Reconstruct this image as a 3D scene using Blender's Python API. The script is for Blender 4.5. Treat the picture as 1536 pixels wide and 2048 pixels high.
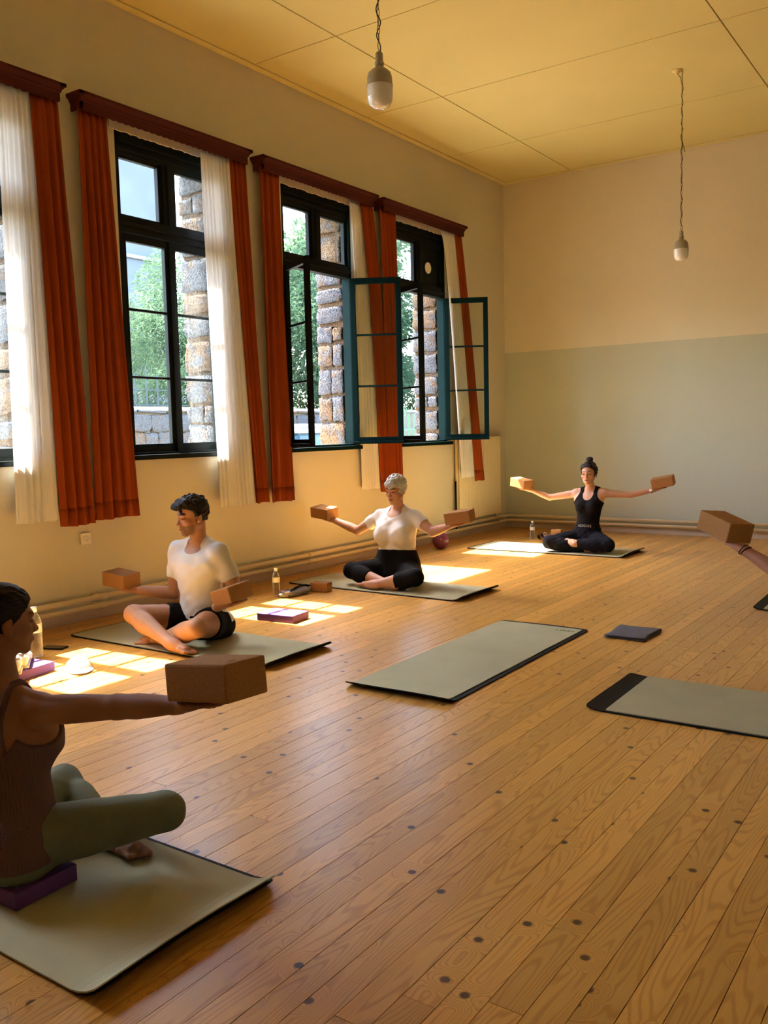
import bpy, bmesh, math, random
import numpy as np
from mathutils import Vector, Matrix

for o in list(bpy.data.objects):
    bpy.data.objects.remove(o)
scene = bpy.context.scene
COL = scene.collection
random.seed(7)
RNG = np.random.default_rng(11)

# ------------------------------------------------------------------ camera
CAM_POS = Vector((5.2996, -10.3695, 1.29))
YAW, PITCH, ROLL = -0.6108, -0.0916, -0.0233
_f = Vector((math.sin(YAW) * math.cos(PITCH), math.cos(YAW) * math.cos(PITCH), math.sin(PITCH)))
_r = Vector((math.cos(YAW), -math.sin(YAW), 0.0))
_u = _r.cross(_f)
_r2 = _r * math.cos(ROLL) + _u * math.sin(ROLL)
_u2 = -_r * math.sin(ROLL) + _u * math.cos(ROLL)
cam_data = bpy.data.cameras.new('camera')
cam_data.sensor_fit = 'VERTICAL'
cam_data.sensor_height = 24.0
cam_data.lens = 24.0 * 1764.86 / 2048.0
cam_data.clip_start = 0.05
cam_data.clip_end = 200
cam = bpy.data.objects.new('camera', cam_data)
COL.objects.link(cam)
cam.matrix_world = Matrix(((_r2.x, _u2.x, -_f.x, CAM_POS.x),
                           (_r2.y, _u2.y, -_f.y, CAM_POS.y),
                           (_r2.z, _u2.z, -_f.z, CAM_POS.z),
                           (0, 0, 0, 1)))
scene.camera = cam

# ------------------------------------------------------------------ sky, sun, exposure
world = bpy.data.worlds.new('sky')
scene.world = world
world.use_nodes = True
wn = world.node_tree
wn.nodes.clear()
_sky = wn.nodes.new('ShaderNodeTexSky')
_sky.sky_type = 'NISHITA'
_sky.sun_disc = False
_sky.sun_elevation = math.radians(60)
_sky.sun_rotation = math.radians(-90)
_sky.air_density = 1.0
_sky.dust_density = 2.0
_bg = wn.nodes.new('ShaderNodeBackground')
_bg.inputs['Strength'].default_value = 1.2
_wo = wn.nodes.new('ShaderNodeOutputWorld')
wn.links.new(_sky.outputs[0], _bg.inputs[0])
wn.links.new(_bg.outputs[0], _wo.inputs[0])

sun_data = bpy.data.lights.new('sun', 'SUN')
sun_data.energy = 16.0
sun_data.angle = math.radians(0.55)
sun_data.color = (1.0, 0.965, 0.89)
sun = bpy.data.objects.new('sun', sun_data)
COL.objects.link(sun)
SUN_DIR = Vector((0.573, 0.022, -1.0)).normalized()
sun.rotation_euler = SUN_DIR.to_track_quat('-Z', 'Y').to_euler()
sun.location = (-6, -5, 12)

vs = scene.view_settings
vs.view_transform = 'Standard'
vs.look = 'None'
vs.gamma = 1.0
vs.use_curve_mapping = False
vs.exposure = 2.05

if hasattr(scene, 'cycles'):
    scene.cycles.caustics_reflective = False
    scene.cycles.caustics_refractive = False

# ------------------------------------------------------------------ helpers
def link(o, parent=None):
    COL.objects.link(o)
    if parent is not None:
        o.parent = parent
    return o

def tag(o, label=None, cat=None, group=None, kind=None):
    if label: o['label'] = label
    if cat: o['category'] = cat
    if group: o['group'] = group
    if kind: o['kind'] = kind
    return o

def empty(name, loc, label=None, cat=None, group=None, rz=0.0):
    o = bpy.data.objects.new(name, None)
    o.empty_display_size = 0.05
    o.location = loc
    o.rotation_euler = (0, 0, rz)
    COL.objects.link(o)
    return tag(o, label, cat, group)

def mesh_obj(name, me, mat=None, parent=None):
    o = bpy.data.objects.new(name, me)
    if mat is not None and len(me.materials) == 0:
        me.materials.append(mat)
    return link(o, parent)

def bm_obj(name, bm, mat=None, parent=None, smooth=False, world=None):
    """world: matrix that maps mesh coordinates given in world space to the parent's space"""
    if parent is not None and world is not False:
        pl = parent
        m = Matrix.Identity(4)
        while pl is not None:
            m = Matrix.LocRotScale(pl.location, pl.rotation_euler, pl.scale) @ m
            pl = pl.parent
        bmesh.ops.transform(bm, matrix=m.inverted(), verts=bm.verts)
    bmesh.ops.recalc_face_normals(bm, faces=bm.faces)
    me = bpy.data.meshes.new(name)
    bm.to_mesh(me)
    bm.free()
    if smooth:
        me.polygons.foreach_set('use_smooth', [True] * len(me.polygons))
    return mesh_obj(name, me, mat, parent)

def box(bm, lo, hi, bevel=0.0, mat=None):
    """axis aligned box between two corners (optionally transformed by mat), bevelled"""
    vs_ = [bm.verts.new((x, y, z)) for z in (lo[2], hi[2]) for y in (lo[1], hi[1]) for x in (lo[0], hi[0])]
    fs = [(0, 2, 3, 1), (4, 5, 7, 6), (0, 1, 5, 4), (2, 6, 7, 3), (0, 4, 6, 2), (1, 3, 7, 5)]
    faces = [bm.faces.new([vs_[i] for i in f]) for f in fs]
    if bevel > 0:
        edges = list({e for f in faces for e in f.edges})
        r = bmesh.ops.bevel(bm, geom=edges, offset=bevel, segments=2, affect='EDGES', profile=0.6)
        vs_ = list({v for v in r['verts']})
    if mat is not None:
        bmesh.ops.transform(bm, matrix=mat, verts=vs_)
    return vs_

def tube(bm, pts, r, seg=10, cap=True):
    """tube through a list of points, r scalar or list"""
    pts = [Vector(p) for p in pts]
    n = len(pts)
    rs = r if isinstance(r, (list, tuple)) else [r] * n
    rings = []
    prev = None
    for i, p in enumerate(pts):
        d = (pts[min(i + 1, n - 1)] - pts[max(i - 1, 0)]).normalized()
        if prev is None:
            a = Vector((0, 0, 1)) if abs(d.z) < 0.9 else Vector((1, 0, 0))
            prev = d.cross(a).normalized()
        s = (prev - d * prev.dot(d)).normalized()
        prev = s
        t = d.cross(s)
        rings.append([bm.verts.new(p + (s * math.cos(k * 2 * math.pi / seg) + t * math.sin(k * 2 * math.pi / seg)) * rs[i]) for k in range(seg)])
    for a, b in zip(rings[:-1], rings[1:]):
        for k in range(seg):
            bm.faces.new((a[k], a[(k + 1) % seg], b[(k + 1) % seg], b[k]))
    if cap:
        bm.faces.new(rings[0][::-1])
        bm.faces.new(rings[-1])
    return rings

def lathe(bm, prof, seg=24, centre=(0, 0, 0), close=True):
    """revolve (r,z) profile about the z axis"""
    c = Vector(centre)
    rings = []
    for r, z in prof:
        if r < 1e-5:
            rings.append([bm.verts.new(c + Vector((0, 0, z)))])
        else:
            rings.append([bm.verts.new(c + Vector((r * math.cos(k * 2 * math.pi / seg), r * math.sin(k * 2 * math.pi / seg), z))) for k in range(seg)])
    for a, b in zip(rings[:-1], rings[1:]):
        if len(a) == 1 and len(b) == 1:
            continue
        for k in range(seg):
            if len(a) == 1:
                bm.faces.new((a[0], b[(k + 1) % seg], b[k]))
            elif len(b) == 1:
                bm.faces.new((a[k], a[(k + 1) % seg], b[0]))
            else:
                bm.faces.new((a[k], a[(k + 1) % seg], b[(k + 1) % seg], b[k]))
    return rings

def copy_tree(o, parent=None):
    c = o.copy()
    COL.objects.link(c)
    c.parent = parent
    for ch in list(o.children):
        copy_tree(ch, c)
    return c

def text_mesh(name, body, size, mat, parent, matrix):
    cu = bpy.data.curves.new(name, 'FONT')
    cu.body = body
    cu.size = size
    cu.extrude = 0.0006
    cu.align_x = 'CENTER'
    cu.align_y = 'CENTER'
    to = bpy.data.objects.new(name + '_curve', cu)
    me = bpy.data.meshes.new_from_object(to)
    bpy.data.objects.remove(to)
    me.transform(matrix)
    return mesh_obj(name, me, mat, parent)

# ------------------------------------------------------------------ materials
MAT = {}
def new_mat(name):
    m = bpy.data.materials.new(name)
    m.use_nodes = True
    nt = m.node_tree
    nt.nodes.clear()
    out = nt.nodes.new('ShaderNodeOutputMaterial')
    MAT[name] = m
    return m, nt, out

def N(nt, typ, **kw):
    n = nt.nodes.new(typ)
    for k, v in kw.items():
        setattr(n, k, v)
    return n

def mat_basic(name, col, rough=0.6, var=0.12, scale=8.0, bump=0.0, bscale=60.0, metallic=0.0, spec=0.5, stretch=(1, 1, 1), coat=0.0, sss=0.0, trans=0.0):
    m, nt, out = new_mat(name)
    p = N(nt, 'ShaderNodeBsdfPrincipled')
    tc = N(nt, 'ShaderNodeTexCoord')
    mp = N(nt, 'ShaderNodeMapping')
    mp.inputs['Scale'].default_value = stretch
    nt.links.new(tc.outputs['Object'], mp.inputs[0])
    no = N(nt, 'ShaderNodeTexNoise')
    no.inputs['Scale'].default_value = scale
    no.inputs['Detail'].default_value = 4
    nt.links.new(mp.outputs[0], no.inputs['Vector'])
    mix = N(nt, 'ShaderNodeMix', data_type='RGBA')
    a = [max(0, c * (1 - var)) for c in col]
    b = [min(1, c * (1 + var)) for c in col]
    mix.inputs['A'].default_value = (*a, 1)
    mix.inputs['B'].default_value = (*b, 1)
    nt.links.new(no.outputs[0], mix.inputs['Factor'])
    nt.links.new(mix.outputs['Result'], p.inputs['Base Color'])
    p.inputs['Roughness'].default_value = rough
    p.inputs['Metallic'].default_value = metallic
    p.inputs['Specular IOR Level'].default_value = spec
    p.inputs['Coat Weight'].default_value = coat
    if sss:
        p.inputs['Subsurface Weight'].default_value = sss
        p.inputs['Subsurface Radius'].default_value = (0.012, 0.005, 0.003)
        p.inputs['Subsurface Scale'].default_value = 0.6
    if bump:
        n2 = N(nt, 'ShaderNodeTexNoise')
        n2.inputs['Scale'].default_value = bscale
        n2.inputs['Detail'].default_value = 3
        nt.links.new(mp.outputs[0], n2.inputs['Vector'])
        bp = N(nt, 'ShaderNodeBump')
        bp.inputs['Strength'].default_value = bump
        bp.inputs['Distance'].default_value = 0.01
        nt.links.new(n2.outputs[0], bp.inputs['Height'])
        nt.links.new(bp.outputs[0], p.inputs['Normal'])
    nt.links.new(p.outputs[0], out.inputs[0])
    return m

def mat_attr(name, rough=0.55, sss=0.12, spec=0.35, bump=0.03, bscale=300, var=0.08):
    """colour comes from the mesh's own colour attribute 'Col' with fine mottling"""
    m, nt, out = new_mat(name)
    p = N(nt, 'ShaderNodeBsdfPrincipled')
    at = N(nt, 'ShaderNodeAttribute', attribute_name='Col')
    tc = N(nt, 'ShaderNodeTexCoord')
    no = N(nt, 'ShaderNodeTexNoise')
    no.inputs['Scale'].default_value = 40
    no.inputs['Detail'].default_value = 4
    nt.links.new(tc.outputs['Object'], no.inputs['Vector'])
    mr = N(nt, 'ShaderNodeMapRange')
    mr.inputs[3].default_value = 1 - var
    mr.inputs[4].default_value = 1 + var
    nt.links.new(no.outputs[0], mr.inputs[0])
    vm = N(nt, 'ShaderNodeVectorMath', operation='SCALE')
    nt.links.new(at.outputs['Color'], vm.inputs[0])
    nt.links.new(mr.outputs[0], vm.inputs['Scale'])
    nt.links.new(vm.outputs[0], p.inputs['Base Color'])
    p.inputs['Roughness'].default_value = rough
    p.inputs['Specular IOR Level'].default_value = spec
    p.inputs['Subsurface Weight'].default_value = sss
    p.inputs['Subsurface Radius'].default_value = (0.012, 0.005, 0.003)
    p.inputs['Subsurface Scale'].default_value = 0.6
    if bump:
        n2 = N(nt, 'ShaderNodeTexNoise')
        n2.inputs['Scale'].default_value = bscale
        nt.links.new(tc.outputs['Object'], n2.inputs['Vector'])
        bp = N(nt, 'ShaderNodeBump')
        bp.inputs['Strength'].default_value = bump
        bp.inputs['Distance'].default_value = 0.005
        nt.links.new(n2.outputs[0], bp.inputs['Height'])
        nt.links.new(bp.outputs[0], p.inputs['Normal'])
    nt.links.new(p.outputs[0], out.inputs[0])
    return m

WALL = (0.655, 0.595, 0.44)
mat_basic('wall_paint', WALL, 0.85, 0.05, 1.2, 0.10, 35, spec=0.2)
mat_basic('reveal_plaster', (0.72, 0.62, 0.48), 0.9, 0.12, 9, 0.25, 30, spec=0.1)
mat_basic('ceiling_paint', (0.72, 0.60, 0.25), 0.8, 0.05, 1.5, 0.05, 20, spec=0.2)
mat_basic('ceiling_trim', (0.74, 0.60, 0.24), 0.7, 0.05, 5, spec=0.3)
mat_basic('joint_dark', (0.25, 0.14, 0.03), 0.9, 0.1, 5)
mat_basic('baseboard_paint', (0.56, 0.44, 0.32), 0.7, 0.1, 6, 0.05)
mat_basic('pipe_paint', (0.72, 0.58, 0.37), 0.5, 0.08, 6, 0.03)
mat_basic('radiator_paint', (0.80, 0.68, 0.42), 0.45, 0.05, 6)
mat_basic('pelmet_wood', (0.070, 0.0125, 0.009), 0.65, 0.25, 5, 0.05, 60, spec=0.12, stretch=(1, 0.1, 1))
mat_basic('frame_green', (0.0022, 0.0105, 0.0098), 0.6, 0.3, 10, 0.06, 40, spec=0.04)
mat_basic('frame_dark', (0.0035, 0.006, 0.005), 0.55, 0.3, 10, 0.06, 40, spec=0.12)
mat_basic('orange_cloth', (0.30, 0.055, 0.011), 0.9, 0.12, 6, 0.15, 400, spec=0.1)
mat_basic('outlet_plastic', (0.80, 0.74, 0.62), 0.4, 0.03, 5)
mat_basic('dark_hole', (0.02, 0.018, 0.015), 0.7, 0.1, 5)
# rubble stone: grey basalt and rusty ochre run into each other
def stone_mat(name, base, other, lo, hi):
    m, nt, out = new_mat(name)
    p = N(nt, 'ShaderNodeBsdfPrincipled'); p.inputs['Roughness'].default_value = 0.95; p.inputs['Specular IOR Level'].default_value = 0.1
    ge = N(nt, 'ShaderNodeNewGeometry')
    n1 = N(nt, 'ShaderNodeTexNoise'); n1.inputs['Scale'].default_value = 7; n1.inputs['Detail'].default_value = 5; n1.inputs['Roughness'].default_value = 0.65
    n2 = N(nt, 'ShaderNodeTexNoise'); n2.inputs['Scale'].default_value = 70; n2.inputs['Detail'].default_value = 4
    nt.links.new(ge.outputs['Position'], n1.inputs['Vector']); nt.links.new(ge.outputs['Position'], n2.inputs['Vector'])
    r1 = N(nt, 'ShaderNodeMapRange'); r1.inputs[1].default_value = lo; r1.inputs[2].default_value = hi; nt.links.new(n1.outputs[0], r1.inputs[0])
    mx = N(nt, 'ShaderNodeMix', data_type='RGBA'); mx.inputs['A'].default_value = (*base, 1); mx.inputs['B'].default_value = (*other, 1); nt.links.new(r1.outputs[0], mx.inputs['Factor'])
    r2 = N(nt, 'ShaderNodeMapRange'); r2.inputs[1].default_value = 0.3; r2.inputs[2].default_value = 0.7; r2.inputs[3].default_value = 0.45; r2.inputs[4].default_value = 1.6; nt.links.new(n2.outputs[0], r2.inputs[0])
    vm = N(nt, 'ShaderNodeVectorMath', operation='SCALE'); nt.links.new(mx.outputs['Result'], vm.inputs[0]); nt.links.new(r2.outputs[0], vm.inputs['Scale'])
    nt.links.new(vm.outputs[0], p.inputs['Base Color'])
    bp = N(nt, 'ShaderNodeBump'); bp.inputs['Strength'].default_value = 0.9; bp.inputs['Distance'].default_value = 0.02
    nt.links.new(n2.outputs[0], bp.inputs['Height']); nt.links.new(bp.outputs[0], p.inputs['Normal'])
    nt.links.new(p.outputs[0], out.inputs[0])
stone_mat('stone_grey', (0.070, 0.070, 0.075), (0.100, 0.066, 0.042), 0.52, 0.66)
stone_mat('stone_ochre', (0.102, 0.064, 0.038), (0.076, 0.074, 0.076), 0.48, 0.62)
stone_mat('mortar', (0.110, 0.064, 0.034), (0.10, 0.08, 0.06), 0.45, 0.7)
mat_basic('white_print', (0.80, 0.78, 0.74), 0.6, 0.03, 5)

# thin window glass: lets light straight through, a faint reflection on top
m, nt, out = new_mat('window_glass')
tr = N(nt, 'ShaderNodeBsdfTransparent'); tr.inputs[0].default_value = (0.93, 0.96, 0.95, 1)
gl = N(nt, 'ShaderNodeBsdfGlossy'); gl.inputs['Roughness'].default_value = 0.06
lw = N(nt, 'ShaderNodeLayerWeight'); lw.inputs['Blend'].default_value = 0.5
pw = N(nt, 'ShaderNodeMath', operation='POWER'); pw.inputs[1].default_value = 5.0
nt.links.new(lw.outputs['Facing'], pw.inputs[0])
ma = N(nt, 'ShaderNodeMath', operation='MULTIPLY_ADD'); ma.inputs[1].default_value = 0.6; ma.inputs[2].default_value = 0.025
nt.links.new(pw.outputs[0], ma.inputs[0])
mx = N(nt, 'ShaderNodeMixShader')
nt.links.new(ma.outputs[0], mx.inputs[0]); nt.links.new(tr.outputs[0], mx.inputs[1]); nt.links.new(gl.outputs[0], mx.inputs[2])
nt.links.new(mx.outputs[0], out.inputs[0])

# clear plastic of the water bottles
m, nt, out = new_mat('bottle_plastic')
tr = N(nt, 'ShaderNodeBsdfTransparent'); tr.inputs[0].default_value = (0.86, 0.87, 0.86, 1)
gl = N(nt, 'ShaderNodeBsdfPrincipled'); gl.inputs['Base Color'].default_value = (0.8, 0.8, 0.8, 1); gl.inputs['Roughness'].default_value = 0.08
tcn = N(nt, 'ShaderNodeTexCoord'); non = N(nt, 'ShaderNodeTexNoise'); non.inputs['Scale'].default_value = 45
nt.links.new(tcn.outputs['Object'], non.inputs['Vector'])
bpn = N(nt, 'ShaderNodeBump'); bpn.inputs['Strength'].default_value = 0.6; bpn.inputs['Distance'].default_value = 0.01
nt.links.new(non.outputs[0], bpn.inputs['Height']); nt.links.new(bpn.outputs[0], gl.inputs['Normal'])
lw = N(nt, 'ShaderNodeLayerWeight'); lw.inputs['Blend'].default_value = 0.35
nt.links.new(bpn.outputs[0], lw.inputs['Normal'])
mx = N(nt, 'ShaderNodeMixShader')
nt.links.new(lw.outputs['Facing'], mx.inputs[0]); nt.links.new(tr.outputs[0], mx.inputs[1]); nt.links.new(gl.outputs[0], mx.inputs[2])
nt.links.new(mx.outputs[0], out.inputs[0])

# white voile
m, nt, out = new_mat('voile')
df = N(nt, 'ShaderNodeBsdfDiffuse'); df.inputs[0].default_value = (0.90, 0.885, 0.86, 1)
tl = N(nt, 'ShaderNodeBsdfTranslucent'); tl.inputs[0].default_value = (0.80, 0.79, 0.78, 1)
tr = N(nt, 'ShaderNodeBsdfTransparent'); tr.inputs[0].default_value = (0.9, 0.9, 0.9, 1)
tcn = N(nt, 'ShaderNodeTexCoord'); wv = N(nt, 'ShaderNodeTexNoise'); wv.inputs['Scale'].default_value = 30
mpn = N(nt, 'ShaderNodeMapping'); mpn.inputs['Scale'].default_value = (1, 1, 0.03)
nt.links.new(tcn.outputs['Object'], mpn.inputs[0]); nt.links.new(mpn.outputs[0], wv.inputs['Vector'])
mr = N(nt, 'ShaderNodeMapRange'); mr.inputs[3].default_value = 0.02; mr.inputs[4].default_value = 0.14
nt.links.new(wv.outputs[0], mr.inputs[0])
m1 = N(nt, 'ShaderNodeMixShader'); m1.inputs[0].default_value = 0.28
nt.links.new(df.outputs[0], m1.inputs[1]); nt.links.new(tl.outputs[0], m1.inputs[2])
m2 = N(nt, 'ShaderNodeMixShader')
nt.links.new(mr.outputs[0], m2.inputs[0]); nt.links.new(m1.outputs[0], m2.inputs[1]); nt.links.new(tr.outputs[0], m2.inputs[2])
nt.links.new(m2.outputs[0], out.inputs[0])

# pine planks: growth rings, knots, a different tone for each plank
m, nt, out = new_mat('pine_plank')
p = N(nt, 'ShaderNodeBsdfPrincipled')
ge = N(nt, 'ShaderNodeNewGeometry')
oi = N(nt, 'ShaderNodeObjectInfo')
mul = N(nt, 'ShaderNodeMath', operation='MULTIPLY'); mul.inputs[1].default_value = 37.0
nt.links.new(oi.outputs['Random'], mul.inputs[0])
cx = N(nt, 'ShaderNodeCombineXYZ'); nt.links.new(mul.outputs[0], cx.inputs[0]); nt.links.new(mul.outputs[0], cx.inputs[1])
ad = N(nt, 'ShaderNodeVectorMath', operation='ADD'); nt.links.new(ge.outputs['Position'], ad.inputs[0]); nt.links.new(cx.outputs[0], ad.inputs[1])
vo = N(nt, 'ShaderNodeTexVoronoi', voronoi_dimensions='2D'); vo.inputs['Scale'].default_value = 3.3
nt.links.new(ad.outputs[0], vo.inputs['Vector'])
mp = N(nt, 'ShaderNodeMapping'); mp.inputs['Scale'].default_value = (7.0, 0.75, 1)
nt.links.new(ad.outputs[0], mp.inputs[0])
no = N(nt, 'ShaderNodeTexNoise', noise_dimensions='2D'); no.inputs['Scale'].default_value = 1.0; no.inputs['Detail'].default_value = 1.5
nt.links.new(mp.outputs[0], no.inputs['Vector'])
# rings bulge round the knots
kb = N(nt, 'ShaderNodeMapRange', interpolation_type='SMOOTHERSTEP'); kb.inputs[1].default_value = 0.0; kb.inputs[2].default_value = 0.24; kb.inputs[3].default_value = 0.28; kb.inputs[4].default_value = 0.0
nt.links.new(vo.outputs['Distance'], kb.inputs[0])
s1 = N(nt, 'ShaderNodeMath', operation='ADD'); nt.links.new(no.outputs[0], s1.inputs[0]); nt.links.new(kb.outputs[0], s1.inputs[1])
s2 = N(nt, 'ShaderNodeMath', operation='MULTIPLY'); s2.inputs[1].default_value = 130.0; nt.links.new(s1.outputs[0], s2.inputs[0])
s3 = N(nt, 'ShaderNodeMath', operation='SINE'); nt.links.new(s2.outputs[0], s3.inputs[0])
rg = N(nt, 'ShaderNodeMapRange'); rg.inputs[1].default_value = 0.1; rg.inputs[2].default_value = 1.0; rg.inputs[3].default_value = 0.0; rg.inputs[4].default_value = 0.75
nt.links.new(s3.outputs[0], rg.inputs[0])
fine = N(nt, 'ShaderNodeTexNoise'); fine.inputs['Scale'].default_value = 1; fine.inputs['Detail'].default_value = 3
mp2 = N(nt, 'ShaderNodeMapping'); mp2.inputs['Scale'].default_value = (160, 5, 1)
nt.links.new(ad.outputs[0], mp2.inputs[0]); nt.links.new(mp2.outputs[0], fine.inputs['Vector'])
c1 = N(nt, 'ShaderNodeMix', data_type='RGBA'); c1.inputs['A'].default_value = (0.70, 0.365, 0.078, 1); c1.inputs['B'].default_value = (0.52, 0.235, 0.038, 1)
nt.links.new(rg.outputs[0], c1.inputs['Factor'])
c2 = N(nt, 'ShaderNodeMix', data_type='RGBA', blend_type='MULTIPLY'); c2.inputs['Factor'].default_value = 1.0
tone = N(nt, 'ShaderNodeValToRGB'); tone.color_ramp.elements[0].color = (0.80, 0.78, 0.74, 1); tone.color_ramp.elements[1].color = (1.08, 1.06, 1.04, 1)
nt.links.new(oi.outputs['Random'], tone.inputs[0])
nt.links.new(c1.outputs['Result'], c2.inputs['A']); nt.links.new(tone.outputs[0], c2.inputs['B'])
c3 = N(nt, 'ShaderNodeMix', data_type='RGBA', blend_type='MULTIPLY'); c3.inputs['Factor'].default_value = 0.5
fr = N(nt, 'ShaderNodeMapRange'); fr.inputs[3].default_value = 0.72; fr.inputs[4].default_value = 1.25
nt.links.new(fine.outputs[0], fr.inputs[0]); nt.links.new(c2.outputs['Result'], c3.inputs['A']); nt.links.new(fr.outputs[0], c3.inputs['B'])
kn = N(nt, 'ShaderNodeMapRange', interpolation_type='SMOOTHSTEP'); kn.inputs[1].default_value = 0.028; kn.inputs[2].default_value = 0.055; kn.inputs[3].default_value = 1.0; kn.inputs[4].default_value = 0.0
nt.links.new(vo.outputs['Distance'], kn.inputs[0])
sep = N(nt, 'ShaderNodeSeparateColor'); nt.links.new(vo.outputs['Color'], sep.inputs[0])
gt = N(nt, 'ShaderNodeMath', operation='GREATER_THAN'); gt.inputs[1].default_value = 0.25; nt.links.new(sep.outputs[0], gt.inputs[0])
km = N(nt, 'ShaderNodeMath', operation='MULTIPLY'); nt.links.new(kn.outputs[0], km.inputs[0]); nt.links.new(gt.outputs[0], km.inputs[1])
c4 = N(nt, 'ShaderNodeMix', data_type='RGBA'); c4.inputs['B'].default_value = (0.075, 0.028, 0.010, 1)
nt.links.new(km.outputs[0], c4.inputs['Factor']); nt.links.new(c3.outputs['Result'], c4.inputs['A'])
nt.links.new(c4.outputs['Result'], p.inputs['Base Color'])
rn = N(nt, 'ShaderNodeTexNoise'); rn.inputs['Scale'].default_value = 3; rn.inputs['Detail'].default_value = 5
nt.links.new(ge.outputs['Position'], rn.inputs['Vector'])
rr = N(nt, 'ShaderNodeMapRange'); rr.inputs[3].default_value = 0.285; rr.inputs[4].default_value = 0.36
nt.links.new(rn.outputs[0], rr.inputs[0]); nt.links.new(rr.outputs[0], p.inputs['Roughness'])
bw = N(nt, 'ShaderNodeTexNoise'); bw.inputs['Scale'].default_value = 14; bw.inputs['Detail'].default_value = 3
nt.links.new(ge.outputs['Position'], bw.inputs['Vector'])
bp = N(nt, 'ShaderNodeBump'); bp.inputs['Strength'].default_value = 0.10; bp.inputs['Distance'].default_value = 0.01
nt.links.new(bw.outputs[0], bp.inputs['Height']); nt.links.new(bp.outputs[0], p.inputs['Normal'])
p.inputs['Specular IOR Level'].default_value = 0.5
nt.links.new(p.outputs[0], out.inputs[0])

# lower half of the end wall is painted grey-green over the cream
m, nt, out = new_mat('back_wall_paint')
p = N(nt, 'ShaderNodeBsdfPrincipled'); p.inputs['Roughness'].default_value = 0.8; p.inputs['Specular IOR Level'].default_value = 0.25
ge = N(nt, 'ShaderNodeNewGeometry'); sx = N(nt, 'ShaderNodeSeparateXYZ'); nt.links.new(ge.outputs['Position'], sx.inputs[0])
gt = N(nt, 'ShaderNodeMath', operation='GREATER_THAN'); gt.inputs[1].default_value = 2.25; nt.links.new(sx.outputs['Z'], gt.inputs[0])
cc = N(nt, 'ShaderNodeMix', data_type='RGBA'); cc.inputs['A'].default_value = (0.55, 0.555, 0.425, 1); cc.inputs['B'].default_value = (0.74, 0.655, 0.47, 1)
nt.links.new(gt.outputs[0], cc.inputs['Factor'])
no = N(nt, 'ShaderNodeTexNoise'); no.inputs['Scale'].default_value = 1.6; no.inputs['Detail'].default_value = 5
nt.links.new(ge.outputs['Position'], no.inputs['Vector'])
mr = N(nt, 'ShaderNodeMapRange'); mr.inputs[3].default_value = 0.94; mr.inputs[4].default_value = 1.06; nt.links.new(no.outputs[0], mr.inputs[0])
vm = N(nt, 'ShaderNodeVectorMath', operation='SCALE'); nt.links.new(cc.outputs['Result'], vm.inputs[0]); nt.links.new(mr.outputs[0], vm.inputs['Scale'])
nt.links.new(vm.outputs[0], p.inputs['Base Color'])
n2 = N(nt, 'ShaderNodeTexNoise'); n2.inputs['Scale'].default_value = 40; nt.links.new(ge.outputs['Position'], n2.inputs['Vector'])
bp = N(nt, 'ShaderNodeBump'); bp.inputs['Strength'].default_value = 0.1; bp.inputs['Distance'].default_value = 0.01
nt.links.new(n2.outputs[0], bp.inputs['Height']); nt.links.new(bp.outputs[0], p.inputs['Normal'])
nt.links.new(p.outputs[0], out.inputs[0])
# ================================================================== ROOM
H = 4.365
XR, YR = 7.2, -13.0            # right wall and rear wall, behind and beside the camera
WIN_C = [-9.14, -7.35, -5.56, -3.77, -1.98]
HW = 0.51                      # half width of a window opening
ZS, ZT = 1.14, 3.50            # sill and head of the opening
XO = -0.42                     # outer face of the thick wall

# floor: dark bed with single planks laid on it
bm = bmesh.new(); box(bm, (0, YR, -0.06), (XR, 0, -0.021))
floor = tag(bm_obj('floor', bm, MAT['joint_dark']), kind='structure')
bm = bmesh.new(); box(bm, (0, 0, 0), (1, 1, 1))
bmesh.ops.recalc_face_normals(bm, faces=bm.faces)
plank_me = bpy.data.meshes.new('plank'); bm.to_mesh(plank_me); bm.free()
plank_me.materials.append(MAT['pine_plank'])
PW = 0.0878
rp = random.Random(3)
ncol = int(XR / PW)
for i in range(ncol):
    y = YR
    cuts = []
    c = YR + rp.uniform(1.5, 5.0)
    while c < -1.2:
        cuts.append(c); c += rp.uniform(4.2, 5.6)
    cuts.append(-0.001)
    for c in cuts:
        o = bpy.data.objects.new('plank', plank_me)
        o.location = (i * PW + 0.0008, y + 0.0008, -0.021 - rp.uniform(0, 0.0007))
        o.scale = (PW - 0.0022, c - y - 0.002, 0.021)
        link(o, floor)
        y = c

# window wall: one shell with five openings
bm = bmesh.new()
box(bm, (XO, YR, -0.5), (0, 0, ZS))
box(bm, (XO, YR, ZT), (0, 0, H + 0.05))
ys = [YR]
for c in WIN_C:
    ys += [c - HW, c + HW]
ys.append(0.0)
for a, b in zip(ys[0::2], ys[1::2]):
    box(bm, (XO, a, ZS), (0, b, ZT))
wall_left = tag(bm_obj('wall_left', bm, MAT['wall_paint']), kind='structure')
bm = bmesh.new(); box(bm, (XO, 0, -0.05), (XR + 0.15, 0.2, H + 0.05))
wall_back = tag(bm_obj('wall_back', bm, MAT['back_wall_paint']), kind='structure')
bm = bmesh.new(); box(bm, (XR, YR - 0.15, -0.05), (XR + 0.15, 0, H + 0.05))
wall_right = tag(bm_obj('wall_right', bm, MAT['wall_paint']), kind='structure')
bm = bmesh.new(); box(bm, (XO, YR - 0.15, -0.05), (XR, YR, H + 0.05))
wall_front = tag(bm_obj('wall_front', bm, MAT['wall_paint']), kind='structure')

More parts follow.
